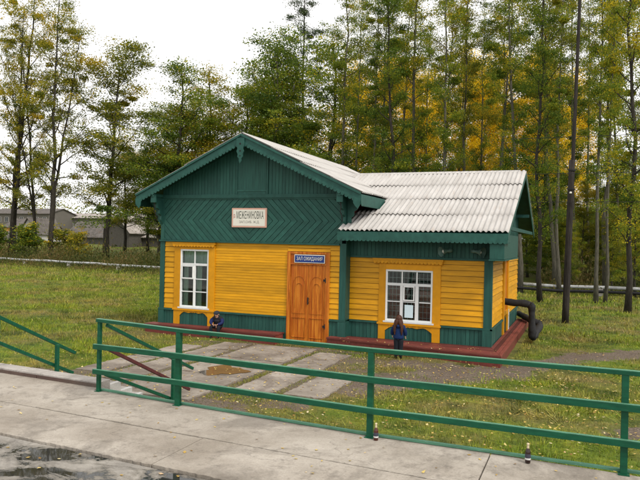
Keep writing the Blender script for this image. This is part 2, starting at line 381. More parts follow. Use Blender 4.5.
# paving slabs from the stairs to the door
mb=MB()
def pslab(x0,x1,y0,y1,dz):
    n=10; pts=[]
    def jit(a): return a+random.uniform(-.025,.025)
    for k in range(n): pts.append((x0+(x1-x0)*k/n,jit(y0)))
    for k in range(n*2): pts.append((jit(x1),y0+(y1-y0)*k/(n*2)))
    for k in range(n): pts.append((x1+(x0-x1)*k/n,jit(y1)))
    for k in range(n*2): pts.append((jit(x0),y1+(y0-y1)*k/(n*2)))
    mb.prism(pts,-.5,-.258+dz,'xy')
for a in [(1.98,2.70,-5.7,-3.9,0),(2.05,2.72,-3.85,-1.9,.006),(2.86,3.62,-6.1,-3.4,.004),(2.88,3.7,-3.3,-1.0,-.004),(3.82,5.60,-6.9,-4.9,.004),(3.85,5.62,-4.85,-3.0,-.003),(3.88,5.6,-2.95,-.95,.003),
          (5.88,6.70,-5.9,-3.7,-.002),(5.82,6.68,-3.65,-1.3,.004),(6.92,7.68,-5.75,-3.95,.008)]: pslab(*a)
tag(mb.build('paved_path',M['slab']),kind='structure')
mb=MB(); pts=[]
for k in range(28):
    t=2*math.pi*k/28; r=1+.22*math.sin(3*t+1)+.12*math.sin(7*t); pts.append((4.86+.46*r*math.cos(t),-4.42+.5*r*math.sin(t)))
mb.prism(pts,-.25,-.2515,'xy'); tag(mb.build('puddle',M['mud']),kind='structure')
# ------------------------------------------------------------------ stairs and railings
st=empty('platform_steps',(4.3,-8.4,-.28),'low concrete steps with whitewashed ends going down from the platform','steps')
mb=MB()
mb=MB(); slab(mb,2.2,3.93,-8.77,-8.49,.18,.372); slab(mb,3.945,5.22,-8.77,-8.49,.18,.368); mb.build('top_slab',M['curb'],st,bevel=.008)
mb=MB(); slab(mb,2.2,3.93,-8.785,-8.772,.295,.345); slab(mb,3.945,5.24,-8.785,-8.772,.295,.345); mb.build('slab_edge',M['brownface'],st)
for k,(y0,z) in enumerate([(-8.485,.27),(-8.20,.12),(-7.92,-.03)]):
    mb=MB(); slab(mb,2.3,5.12,y0,y0+.28,-.45,z); mb.build('step',M['curb'],st,bevel=.01)
    mb=MB(); slab(mb,5.125,5.20,y0-.003,y0+.275,-.45,z+.012); mb.build('painted_end',M['whitestep'],st,bevel=.006)
posts=[(5.41,-8.96),(6.90,-9.11),(9.72,-9.33),(12.42,-9.36),(15.2,-9.46)]
def fenceY(x):
    xs=[p[0] for p in posts]; ys=[p[1] for p in posts]; return float(np.interp(x,xs,ys))
rl=empty('platform_railing',(5.41,-8.96,HP),'long green three-rail steel railing along the platform edge','railing')
tops=[1.35,1.325,1.325,1.33,1.33]
for i,(x,y) in enumerate(posts):
    w=.034 if i!=0 else .026
    MB().box(x-w,x+w,y-w,y+w,HP-.02,tops[i]-.02).build('post',M['rail'],rl,bevel=.004)
    MB().box(x-w-.02,x+w+.02,y-w-.02,y+w+.02,HP-.005,HP+.008).build('base_plate',M['rail'],rl)
def railrun(name,hs,dy,w,h):
    mb=MB()
    pts=[(posts[i][0],posts[i][1]+dy,hs[i]) for i in range(5)]
    pts[0]=(pts[0][0]-.05,pts[0][1],pts[0][2]); 
    n=len(pts); b=len(mb.v)
    for p in pts:
        for a,c in ((-1,-1),(1,-1),(1,1),(-1,1)): mb.v.append((p[0],p[1]+a*w/2,p[2]+c*h/2))
    for i in range(n-1):
        for k in range(4): mb.f.append((b+4*i+k,b+4*i+(k+1)%4,b+4*i+4+(k+1)%4,b+4*i+4+k))
    mb.f+=[(b,b+1,b+2,b+3),(b+4*n-1,b+4*n-2,b+4*n-3,b+4*n-4)]
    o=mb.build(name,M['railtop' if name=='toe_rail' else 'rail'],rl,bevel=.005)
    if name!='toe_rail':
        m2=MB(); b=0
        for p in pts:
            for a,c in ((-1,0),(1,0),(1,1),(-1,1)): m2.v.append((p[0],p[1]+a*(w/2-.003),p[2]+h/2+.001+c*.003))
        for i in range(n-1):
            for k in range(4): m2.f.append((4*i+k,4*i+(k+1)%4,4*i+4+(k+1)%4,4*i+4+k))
        m2.build('top_highlight',M['railtop'],o)  # thin pale plate, a highlight painted along the top of the rail
    return o
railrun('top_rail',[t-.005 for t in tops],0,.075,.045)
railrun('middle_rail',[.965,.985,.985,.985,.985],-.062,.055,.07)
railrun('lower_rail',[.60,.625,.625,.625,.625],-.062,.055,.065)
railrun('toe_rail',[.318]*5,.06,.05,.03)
hr=empty('stair_handrail',(5.5,-8.9,HP),'green sloping handrail with maroon middle bar on the right of the steps','handrail')
for (y0,z0,y1,z1,m) in [(-8.93,1.28,-6.62,.235,'rail'),(-8.93,.94,-6.72,-.12,'rust'),(-8.93,.55,-7.2,-.2,'rail')]:
    MB().beam((5.51,y0,z0),(5.51,y1,z1),.045,.05).build('bar',M[m],hr,bevel=.004)
MB().box(5.555,5.605,-7.35,-7.30,-.3,.52).build('post',M['rail'],hr,bevel=.004)
hl=empty('stair_handrail',(3.2,-8.9,HP),'green two-bar sloping handrail on the left of the steps','handrail')
for (y0,z0,y1,z1) in [(-9.0,1.34,-7.05,.385),(-9.0,.92,-7.1,.02)]:
    MB().beam((3.2,y0,z0),(3.2,y1,z1),.045,.055).build('bar',M['rail'],hl,bevel=.004)
MB().box(3.235,3.295,-7.60,-7.54,-.35,.62).build('post',M['rail'],hl,bevel=.004)
MB().box(3.235,3.295,-8.90,-8.84,HP,1.28).build('post',M['rail'],hl,bevel=.004)

# ------------------------------------------------------------------ station building
W1,W2,RY,BY=6.0,9.85,.33,7.25
YT=2.46; YTR=2.17; ZB=.43; FZ=3.77; APX,OV=5.55,.52
EX,EZ=.6,3.86
SLR0=(4.85-2.87)/4.7
SLG=(APX-EZ)/(3+EX)
B=empty('station_building',(3,0,-.28),'small yellow and green wooden station house with carved gable and corrugated grey roof','building')
def part(mb,name,m,par=None,**k): return mb.build(name,M[m],par or B,**k)
def gtop(x): return APX-SLG*abs(x-3)
# core walls (windows and doors are openings in the cladding; core is set behind them)
def wallbox(x0,x1,y,z0,z1,holes,t=.12):
    """front wall slab in the xz plane with rectangular holes"""
    mb=MB(); xs=sorted({x0,x1,*[h[0] for h in holes],*[h[1] for h in holes]}); zs=sorted({z0,z1,*[h[2] for h in holes],*[h[3] for h in holes]})
    for i in range(len(xs)-1):
        for j in range(len(zs)-1):
            cx,cz=(xs[i]+xs[i+1])/2,(zs[j]+zs[j+1])/2
            if not any(h[0]<cx<h[1] and h[2]<cz<h[3] for h in holes): mb.box(xs[i],xs[i+1],y,y+t,zs[j],zs[j+1])
    return mb
WL=(.71,1.70,.50,2.24); WR=(7.06,8.34,.47,1.85); DR=(4.33,5.50,-.25,2.22)
part(wallbox(.02,5.98,.02,-.35,3.9,[WL,DR]),'wall','backing')
part(wallbox(6.0,9.83,RY+.02,-.35,2.9,[WR]),'wall','backing')
part(MB().box(9.71,9.83,RY+.14,BY,-.35,2.9),'wall','backing')
mb=MB().box(.02,.14,.14,BY,-.35,3.85).box(.14,9.71,BY-.12,BY,-.35,2.9).box(5.86,5.98,.14,BY,-.35,3.85)
part(mb,'wall','green_v')
# yellow lap boards
def laps(x0,x1,y,z0,z1,pitch,holes=[],mode='xz',sgn=-1,mat='yellow',name='board_cladding'):
    mb=MB(); n=max(1,round((z1-z0)/pitch)); p=(z1-z0)/n
    for k in range(n):
        za,zb=z0+k*p,z0+(k+1)*p
        segs=[(x0,x1)]
        for h in holes:
            if h[2]<zb-1e-3 and h[3]>za+1e-3:
                ns=[]
                for a,b in segs:
                    if h[0]>a: ns.append((a,min(b,h[0])))
                    if h[1]<b: ns.append((max(a,h[1]),b))
                segs=[s_ for s_ in ns if s_[1]-s_[0]>.01]
        for a,b in segs:
            j=random.uniform(-.003,.003)
            o=[.030+j,.030+j,.008,.008]; g=.010 if mode=='xz' else .017
            if p<.09: o=[q_*.32 for q_ in o]; g=.003
            if mode=='xz':
                vs=[(a,y+sgn*o[0],za+g),(b,y+sgn*o[1],za+g),(b,y+sgn*o[2],zb),(a,y+sgn*o[3],zb),(a,y,za+g),(b,y,za+g),(b,y,zb),(a,y,zb)]
            else:
                vs=[(y+sgn*o[0],a,za+g),(y+sgn*o[1],b,za+g),(y+sgn*o[2],b,zb),(y+sgn*o[3],a,zb),(y,a,za+g),(y,b,za+g),(y,b,zb),(y,a,zb)]
            mb.add(vs,[(0,1,2,3),(7,6,5,4),(0,4,5,1),(1,5,6,2),(2,6,7,3),(3,7,4,0)])
    return part(mb,name,mat)
laps(.14,.50,.02,ZB,YT,.155)
laps(1.91,4.28,.02,ZB,YT,.078)
laps(5.56,5.86,.02,ZB,YT,.15)
laps(.50,1.91,.02,2.26,YT,.1)
laps(4.28,5.56,.02,2.262,YT,.1)
laps(6.0,6.87,RY+.02,ZB,YTR,.148); laps(8.55,9.66,RY+.02,ZB,YTR,.148)
laps(RY+.12,2.72,9.83,ZB,2.2,.155,mode='yz',sgn=1); laps(3.98,BY-.02,9.83,ZB,2.2,.155,mode='yz',sgn=1)
part(MB().box(.42,1.97,-.13,.0,2.462,2.495),'window_hood','green',bevel=.004)
# vertical boards helper
def vboards(x0,x1,y,z0,z1,w,mode='xz',sgn=-1,mat='green_v',t=.02,name='board_cladding',clipf=None):
    mb=MB(); n=max(1,round((x1-x0)/w)); p=(x1-x0)/n
    for k in range(n):
        a,b=x0+k*p+.004,x0+(k+1)*p-.004
        poly=[(a,z0),(b,z0),(b,z1),(a,z1)]
        if clipf:
            for c in clipf: poly=clip(poly,*c)
            if len(poly)<3: continue
        j=random.uniform(-.002,.002)
        mb.prism(poly,y,y+sgn*(t+j),mode)
    return part(mb,name,mat)
GR=[(SLG,1,APX-.13+SLG*3),(-SLG,1,APX-.13-SLG*3)]
vboards(.14,.55,.02,-.3,ZB-.05,.11); vboards(.62,1.80,.02,-.3,.5,.11); vboards(1.85,4.28,.02,-.3,ZB-.05,.11); vboards(5.56,5.86,.02,-.3,ZB-.05,.11)
vboards(6.0,6.87,RY+.02,-.3,ZB-.05,.11); vboards(6.95,8.5,RY+.02,-.3,.47,.11); vboards(8.55,9.66,RY+.02,-.3,ZB-.05,.11)
vboards(RY+.05,2.95,9.83,-.3,ZB-.05,.12,'yz',1); vboards(3.75,BY,9.83,-.3,ZB-.05,.12,'yz',1)
vboards(6.0,9.9,RY+.02,YTR+.02,2.84,.105)
# ledge over base band
mb=MB()
for a,b in ((-.05,.52),(1.9,4.27),(5.57,6.04)): mb.box(a,b,-.045,.02,ZB-.05,ZB)
for a,b in ((6.04,6.86),(8.56,9.90)): mb.box(a,b,RY-.045,RY+.02,ZB-.05,ZB)
mb.box(9.83,9.895,RY-.045,2.7,ZB-.05,ZB-.002); mb.box(9.83,9.895,4.0,BY,ZB-.05,ZB-.002)
for k in range(0,len(mb.v),8):
    q_=MB(); q_.add(mb.v[k:k+8],[(0,3,2,1),(4,5,6,7),(0,1,5,4),(1,2,6,5),(2,3,7,6),(3,0,4,7)]); part(q_,'base_ledge','green',bevel=.004)
# pilasters
def pil(x0,x1,y0,y1,z0,z1):
    part(MB().box(x0,x1,y0,y1,z0,z1),'corner_board','green_v',bevel=.004)
pil(-.03,.13,-.02,.13,ZB,YT+.02); pil(-.05,.15,-.04,.15,-.35,ZB-.052)
pil(5.84,6.03,-.02,.325,ZB,2.6); pil(5.82,6.05,-.04,.325,-.35,ZB-.052)
pil(9.66,9.865,RY-.03,RY+.1,ZB,YTR+.03); pil(9.64,9.885,RY-.05,RY+.12,-.35,ZB-.052)
# belt boards
mb=MB().box(-.06,5.84,-.06,.02,YT,YT+.05); part(mb,'belt_board','green',bevel=.004)
mb=MB().box(6.03,9.92,RY-.05,RY+.02,YTR-.02,YTR+.035); part(mb,'belt_board','green',bevel=.004)
# chevron panel: nested diamonds
mb=MB(); xc,zc=3.02,3.12; x0,x1,z0,z1=.10,5.9,YT+.055,FZ; w=.135
for k in range(40):
    for sx in (-1,1):
        for sz in (-1,1):
            poly=[(x0 if sx<0 else xc+.0, z0 if sz<0 else zc),(xc if sx<0 else x1,z0 if sz<0 else zc),(xc if sx<0 else x1,zc if sz<0 else z1),(x0 if sx<0 else xc,zc if sz<0 else z1)]
            lo,hi=k*w*1.414+.009,(k+1)*w*1.414-.009
            poly=clip(poly,sx,sz,hi+sx*xc+sz*zc); 
            if len(poly)>2: poly=clip(poly,-sx,-sz,-(lo+sx*xc+sz*zc))
            if len(poly)>2: mb.prism(poly,.02,-.005+random.uniform(-.003,.002))
part(mb,'chevron_panel','green')
part(MB().box(-.02,.10,-.02,.02,YT+.055,FZ),'corner_board','green'); part(MB().box(5.9,6.02,-.02,.02,YT+.055,FZ),'corner_board','green')
mb=MB().box(-.06,6.06,-.055,.02,FZ,FZ+.11); part(mb,'frieze_beam','green',bevel=.005)
mb=MB().box(-.04,6.04,-.03,.02,FZ-.035,FZ-.002); part(mb,'belt_board','green')
# gable triangle
tri=MB().prism([(0.02,FZ-.1),(5.98,FZ-.1),(5.98,gtop(5.98)-.15),(3,APX-.15),(.02,gtop(.02)-.15)],.02,.1); part(tri,'gable_wall','backing')
vboards(.02,2.55,.02,FZ+.115,6,.105,clipf=GR); vboards(3.62,5.98,.02,FZ+.115,6,.105,clipf=GR)
mb=MB(); poly=[(2.62,FZ+.115),(3.55,FZ+.115),(3.55,6),(2.62,6)]
for c in GR: poly=clip(poly,*c)
mb.prism(poly,.02,-.012)
part(mb,'gable_panel','green_v')
mb=MB()
for a in (2.57,3.565):
    poly=[(a,FZ+.115),(a+.05,FZ+.115),(a+.05,6),(a,6)]
    for c in GR: poly=clip(poly,*c)
    mb.prism(poly,.02,-.03)
mb.box(2.622,3.562,-.028,.02,FZ+.19,FZ+.24)
part(mb,'panel_moulding','green')
part(MB().prism([(RY+.14,2.9),(7.2,2.9),(7.2,3.1),(4.2,4.55),(RY+.14,2.95)],9.75,9.83,'yz'),'gable_wall','backing')
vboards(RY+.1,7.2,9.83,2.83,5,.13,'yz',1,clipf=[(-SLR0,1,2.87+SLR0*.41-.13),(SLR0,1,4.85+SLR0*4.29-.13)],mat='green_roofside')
# corrugated roofs
def sheet(name,O,U,V,ul,vl,rows,keep,mat,pitch=.13,amp=.022):
    O,U,V=Vector(O),Vector(U).normalized(),Vector(V).normalized(); N=U.cross(V).normalized()
    if N.z<0: N=-N
    nu=int(ul/pitch*8); V_=[];F_=[]
    for r in range(rows):
        b=len(V_); va=vl*r/rows; vb=vl*(r+1)/rows+ (.09 if r<rows-1 else 0); nv=4
        for j in range(nu+1):
            u=ul*j/nu; h=amp*math.cos(2*math.pi*u/pitch)
            sag=.008*math.sin(u*1.3+r*2)
            for k in range(nv+1):
                v=va+(vb-va)*k/nv; lift=.014*(k/nv)+.004*(rows-r)
                e=(.012*math.sin(int(u/.9)*2.7+r*5) if k==nv else 0)
                V_.append(tuple(O+U*u+V*(v+e)+N*(h+lift+sag)))
        for j in range(nu):
            for k in range(nv):
                q=(b+j*(nv+1)+k,b+(j+1)*(nv+1)+k,b+(j+1)*(nv+1)+k+1,b+j*(nv+1)+k+1)
                c=sum((Vector(V_[i]) for i in q),Vector())/4
                if keep(c): F_.append(q)
    o=npmesh(name,V_,F_,M[mat],B,smooth_=True); o.matrix_parent_inverse=Matrix.Translation(B.location).inverted()
    so=o.modifiers.new('solid','SOLIDIFY'); so.thickness=.008; so.offset=-1
    return o
vl=math.hypot(3+EX,APX-EZ); GB=8.3
vr=(1,0,-SLG); 
RZ,RE,YR=4.85,2.87,4.29; SLR=(RZ-RE)/(YR+.41)
def zr(y): return RE+SLR*(y+.41)
sheet('roof',(3,-OV,APX),(0,1,0),(1,0,-SLG),GB+OV,vl,4,lambda c: not (c.x>4.0 and c.y>2.2 and zr(min(c.y,2*YR-c.y))>c.z+.10),'slate2')
sheet('roof',(3,-OV,APX),(0,1,0),(-1,0,-SLG),GB+OV,vl,4,lambda c:True,'slate2')
vlr=math.hypot(YR+.41,RZ-RE); XR=10.32
sheet('roof',(4.0,YR,RZ),(1,0,0),(0,-1,-SLR),XR-4.0,vlr,4,lambda c:(c.x>5.93 or c.y>1.1) and not(c.x<6.62 and c.y>.9 and c.z<gtop(c.x)-.12),'slate')
sheet('roof',(4.0,YR,RZ),(1,0,0),(0,1,-SLR),XR-4.0,vlr*.86,4,lambda c:True,'slate')
# ridge caps
mb=MB(); n=40
for k in range(int((XR-4.4)/.26)):
    x=4.42+k*.26
    if x+.25>XR+.01: break
    mb.add([(x,YR-.13,RZ-.035),(x+.25,YR-.13,RZ-.035),(x+.25,YR,RZ+.045),(x,YR,RZ+.045),(x,YR+.13,RZ-.035),(x+.25,YR+.13,RZ-.035)],[(0,1,2,3),(3,2,5,4)])
part(mb,'ridge_cap','slate')
mb=MB().add([(3-.13,-OV,APX-.02),(3,-OV,APX+.055),(3+.13,-OV,APX-.02),(3-.13,GB,APX-.02),(3,GB,APX+.055),(3+.13,GB,APX-.02)],[(0,1,4,3),(1,2,5,4)])
mb=MB(); mb.add([(3-.13,-OV,APX-.02),(3,-OV,APX+.055),(3+.13,-OV,APX-.02),(3-.13,GB,APX-.02),(3,GB,APX+.055),(3+.13,GB,APX-.02)],[(0,1,4,3),(1,2,5,4)])
part(mb,'ridge_cap','slate2')
# soffits
mb=MB()
for s_ in (-1,1):
    for (x0,x1) in ((0,.42),):
        pass
    a=[(3,APX-.07),(3+s_*(3+EX-.05),EZ-.05),(3+s_*(3+EX-.05),EZ-.09),(3,APX-.11)]
    mb.prism(a,-OV+.03,GB-.1)
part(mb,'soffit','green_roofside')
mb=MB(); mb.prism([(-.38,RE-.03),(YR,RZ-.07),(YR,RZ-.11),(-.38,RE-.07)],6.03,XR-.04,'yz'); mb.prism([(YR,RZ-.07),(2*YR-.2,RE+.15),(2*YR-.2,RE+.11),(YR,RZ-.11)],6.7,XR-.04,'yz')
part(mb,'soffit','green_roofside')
# bargeboards with scalloped lace on the front gable
def lacepts(p,q,depth,period,n_per=8,off=0):
    p,q=Vector(p),Vector(q); L=(q-p).length; d=(q-p)/L; nrm=Vector((d.y,-d.x)) 
    if nrm.y>0: nrm=-nrm
    n=max(1,round(L/period))*n_per; top=[];bot=[]
    for i in range(n+1):
        t=i/n; ph=(i%n_per)/n_per; dd=depth*(.5+.5*math.sqrt(max(0,1-(2*ph-1)**2)))
        c=p+d*(L*t); top.append(tuple(c)); bot.append(tuple(c+nrm*dd))
    return top,bot
yb=-OV-.02
for s_ in (-1,1):
    P0=(3,APX+.0); P1=(3+s_*(3+EX-.02),EZ+.01)
    w=.20; mb=MB(); mb.prism([P0,P1,(P1[0],P1[1]-w*1.12),(P0[0],P0[1]-w*1.12)],yb,yb+.03)
    bb=part(mb,'bargeboard','green',bevel=.004)
    top,bot=lacepts((P0[0],P0[1]-w*.95),(P1[0],P1[1]-w*.95),.11,.115,8)
    m2=MB().strip(top,bot,yb-.014,yb-.002); m2.build('lace_trim',M['green'],bb)
    m3=MB().beam((P0[0],yb-.02,P0[1]-.03),(P1[0],yb-.02,P1[1]-.03),.03,.05); m3.build('moulding',M['green'],bb)
    # tip scroll
    tx=P1[0]-s_*.10
    mb=MB().prism([(tx-.1,EZ-.12),(tx+.1,EZ-.15),(tx+.085,EZ-.33),(tx+.03,EZ-.42),(tx-.05,EZ-.34),(tx-.1,EZ-.26)],yb-.018,yb-.001); mb.build('end_scroll',M['green'],bb)
# apex pendant
mb=MB().prism([(2.88,5.42),(3.12,5.42),(3.13,5.22),(3.09,5.13),(3.12,5.05),(3.08,4.97),(3.09,4.90),(3.04,4.84),(3.045,4.78),(3,4.70),(2.955,4.78),(2.96,4.84),(2.91,4.90),(2.92,4.97),(2.88,5.05),(2.91,5.13),(2.87,5.22)],yb-.05,yb-.02)
pn=part(mb,'apex_pendant','green',bevel=.004)
for z,r in ((5.26,.03),(5.06,.025),(4.92,.02)): MB().tube([(3,yb-.053,z),(3,yb-.0505,z)],r,10).build('carved_hole',M['dark'],pn)
# eave boards along the gable wing sides (right side visible)
for xx in (3+3+EX-.03,3-3-EX+.03):
    mb=MB().box(xx-.02,xx+.02,-OV,min(GB-.1,1.7) if xx>3 else GB-.1,EZ-.30,EZ-.035)
    eb=part(mb,'eave_board','green')
    top,bot=lacepts((-OV,EZ-.27),(1.6,EZ-.27),.08,.115); MB().strip(top,bot,xx+.021 if xx>3 else xx-.033,xx+.033 if xx>3 else xx-.021,'yz').build('lace_trim',M['green'],eb)
# side brackets under the gable eaves
for s_,xw in ((-1,-.03),(1,6.03)):
    pr=[(0,3.70),(.42,3.78),(.40,3.62),(.30,3.55),(.27,3.44),(.19,3.40),(.19,3.28),(.11,3.22),(.12,3.10),(.05,3.02),(0,2.95)]
    mb=MB().prism([(xw+s_*u,v) for u,v in pr],-.02,.04); br=part(mb,'carved_bracket','green',bevel=.004)
    pr=[(-.01,3.78),(-.44,3.78),(-.44,3.66),(-.34,3.58),(-.32,3.46),(-.20,3.42),(-.2,3.30),(-.10,3.24),(-.11,3.12),(-.02,2.98)]
    xx=xw-s_*.05
    mb=MB().prism([(u-.01,v) for u,v in pr],xx-.035,xx+.035,'yz'); part(mb,'carved_bracket','green',bevel=.004)
    mb=MB().box(xx-.09,xx+.09,-.50,-.44,3.62,3.86); mb.box(xx-.05,xx+.05,-.52,.02,3.79,3.89); part(mb,'purlin_end','green',bevel=.006)
    mb=MB().tube([(xx,-.46,3.64),(xx+.03,-.44,3.5),(xx-.01,-.42,3.38),(xx+.03,-.38,3.26),(xx+.02,-.3,3.12)],.014,6); part(mb,'bracket_shadow','black')  # black tube in place of the shadow between bracket and wall
# wall of the gable wing above the side roof (reddish brown boarding)
part(MB().box(5.985,6.0,.35,3.2,2.9,3.82),'side_wall','deck')
# right eave: box cornice, fascia, lace
mb=MB().box(5.9,XR-.02,-.41,-.375,RE-.21,RE-.025); fa=part(mb,'fascia','green')
top,bot=lacepts((5.9,RE-.20),(XR-.02,RE-.20),.075,.115); MB().strip(top,bot,-.424,-.412).build('lace_trim',M['green'],fa)
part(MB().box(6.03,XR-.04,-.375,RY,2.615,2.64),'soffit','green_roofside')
# frieze box wrapping the right corner
part(MB().box(9.87,10.22,-.36,3.1,2.22,2.83),'frieze_box','green_v',bevel=.004)
part(MB().box(9.855,10.24,-.38,3.12,2.185,2.215),'frieze_ledge','green')
# rake boards of the right gable end
for pts in ([(-.40,RE-.02),(YR,RZ-.03),(YR,RZ-.2),(-.40,RE-.17)],[(YR,RZ-.03),(2*YR-.25,RE+.13),(2*YR-.25,RE-.05),(YR,RZ-.2)]):
    part(MB().prism(pts,XR-.04,XR-.01,'yz'),'bargeboard','green')
part(MB().box(XR-.12,XR-.04,.6,7.9,2.95,3.05),'tie_beam','green_roofside')
part(MB().box(9.86,XR-.045,1.6,1.68,3.3,3.4),'purlin_end','green_roofside')
part(MB().box(9.86,XR-.045,6.2,6.28,3.5,3.6),'purlin_end','green_roofside')
# windows ----------------------------------------------------------------
def window(x0,x1,z0,z1,y,bars_top,bars_low,fort,tr,hbars,grille,curt,legs,hdr,name='window'):
    yf=y-.01
    w=MB(); t=.05
    w.box(x0,x1,yf-.03,yf+.06,z1-t,z1).box(x0,x1,yf-.03,yf+.06,z0,z0+t).box(x0,x0+t,yf-.03,yf+.06,z0+t,z1-t).box(x1-t,x1,yf-.03,yf+.06,z0+t,z1-t)
    win=part(w,'window','white',bevel=.004)
    zt=z1-(z1-z0)*tr
    fr=MB(); fr.box(x0+t,x1-t,yf-.02,yf+.04,zt-.035,zt+.035)
    for bx in bars_top: fr.box(bx-.016,bx+.016,yf-.012,yf+.03,zt+.035,z1-t)
    for bx,bw in bars_low: fr.box(bx-bw,bx+bw,yf-.022,yf+.035,z0+t,zt-.035)
    for a,b,zz in hbars: fr.box(a,b,yf-.01,yf+.025,zz-.015,zz+.015)
    fx0,fx1,fz0,fz1=fort; q=.035
    fr.box(fx0,fx1,yf-.035,yf-.023,fz1-q,fz1).box(fx0,fx1,yf-.035,yf-.023,fz0,fz0+q).box(fx0,fx0+q,yf-.035,yf-.023,fz0+q,fz1-q).box(fx1-q,fx1,yf-.035,yf-.023,fz0+q,fz1-q)
    fr.build('frame',M['white'],win,bevel=.003)
    MB().box(x0+t-.01,x1-t+.01,yf+.012,yf+.016,z0+t-.01,z1-t+.01).build('pane',M['glass'],win)
    MB().box(x0-.05,x1+.05,yf-.07,yf+.01,z0-.045,z0-.002).build('sill',M['white'],win,bevel=.004)
    # room behind
    rm=MB(); d=.9; rm.add([(x0-.6,y+.14,z0-.5),(x1+.6,y+.14,z0-.5),(x1+.6,y+.14+d,z0-.5),(x0-.6,y+.14+d,z0-.5),(x0-.6,y+.14,z1+.2),(x1+.6,y+.14,z1+.2),(x1+.6,y+.14+d,z1+.2),(x0-.6,y+.14+d,z1+.2)],[(0,1,2,3),(4,5,6,7),(2,3,7,6),(0,3,7,4),(1,2,6,5)])
    rm.build('room',M['dark'],win)
    for (a,b,za,zb,mm) in curt:
        V_=[];F_=[];n=int((b-a)/.012)+2
        for i in range(n+1):
            x=a+(b-a)*i/n; yy=y+.095+.018*math.sin(x*70)+.008*math.sin(x*31)
            V_+=[(x,yy,za),(x,yy+.01,zb)]
        F_=[(2*i,2*i+2,2*i+3,2*i+1) for i in range(n)]
        cm=MB(); cm.add(V_,F_); cu=cm.build('curtain',M[mm],win,smooth=True)
    if grille:
        gm=MB(); yy=y+.055
        xx=x0+t+.02
        while xx<x1-t: gm.tube([(xx,yy,z0+t),(xx,yy,z1-t)],.006,5); xx+=.105
        zz=z0+t+.06
        while zz<z1-t: gm.tube([(x0+t,yy+.012,zz),(x1-t,yy+.012,zz)],.006,5); zz+=.15
        gm.build('grille',M['white'],win)
    # painted surround with legs, header and scalloped apron
    (lx0,lx1,lz)=legs; hx0,hx1,hz0,hz1=hdr
    s=MB().box(lx0,x0,y-.05,y+.02,lz,hz0).box(x1,lx1,y-.05,y+.02,lz,hz0).box(x0,x1,y-.048,y+.02,z1,hz0)
    su=part(s,'window_surround','yellow_trim',bevel=.004)
    h=MB().box(hx0,hx1,y-.12,y+.02,hz1-.06,hz1).box(hx0+.03,hx1-.03,y-.055,y+.02,hz0,hz1-.06); h.build('header',M['yellow_trim'],su,bevel=.004)
    top,bot=lacepts((hx0+.02,hz1-.06),(hx1-.02,hz1-.06),.075,.10,8); MB().strip(top,bot,y-.115,y-.10).build('lace_trim',M['yellow_trim'],su)
    top=[];bot=[];n=60
    for i in range(n+1):
        u=i/n; x=x0+(x1-x0)*u; a=abs(u-.5)*2
        d=.10+.10*(a**4)+.05*math.exp(-((a-0)/.10)**2)-.02*math.cos(a*9)
        if a<.06: d-=.03
        top.append((x,z0-.05)); bot.append((x,z0-.05-d))
    MB().strip(top,bot,y-.045,y-.01).box(lx0-.03,lx1+.03,y-.075,y+.0,z0-.10,z0-.048).build('apron',M['yellow_trim'],su)
    return win
x0,x1,z0,z1=WL; H=z1-z0; xm=(x0+x1)/2
window(x0,x1,z0,z1,.02,[xm],[(xm,.035)],(x0+.05,xm-.03,z1-H*.51,z1-H*.28),.26,[(x0+.05,xm-.03,z1-H*.51),(x0+.05,xm-.03,z1-H*.73),(xm+.03,x1-.05,z1-H*.51),(xm+.03,x1-.05,z1-H*.73)],False,
       [(x0+.03,x0+.20,z0,z1,'curtain_green'),(xm+.0,xm+.2,z0,z1,'curtain_green'),(x1-.16,x1-.04,z0,z1,'curtain_green'),(x0+.05,x1-.05,z1-.5,z1,'curtain_green')],(.50,1.91,-.1),(.45,1.94,2.30,2.45))
x0,x1,z0,z1=WR; H=z1-z0; wd=x1-x0
window(x0,x1,z0,z1,RY+.02,[x0+wd*.35,x0+wd*.665],[(x0+wd*.345,.04),(x0+wd*.67,.045)],(x0+wd*.385,x0+wd*.625,z1-H*.60,z1-H*.31),.285,[(x0+.05,x0+wd*.32,z1-H*.62),(x0+wd*.72,x1-.05,z1-H*.62),(x0+wd*.37,x0+wd*.63,z1-H*.62)],True,
       [(x0+.05,x0+wd*.42,z0,z1-H*.28,'curtain_red'),(x1-wd*.42,x1-.05,z0,z1-H*.28,'curtain_red')],(6.87,8.55,-.05),(6.70,8.62,2.0,2.15))
# side window, seen edge-on
sw=MB().box(9.83,9.90,2.75,2.95,-.05,2.12).box(9.83,9.90,3.78,3.96,-.05,2.12).box(9.83,9.93,2.70,4.0,2.12,2.2).box(9.83,9.895,2.95,3.78,.5,.62)
sw=part(sw,'window_surround','yellow_trim',bevel=.004)
MB().box(9.82,9.86,2.95,3.78,.62,2.12).build('shutter',M['door'],sw)
part(MB().box(9.89,9.91,4.06,4.12,-.25,.6),'cable_conduit','white')
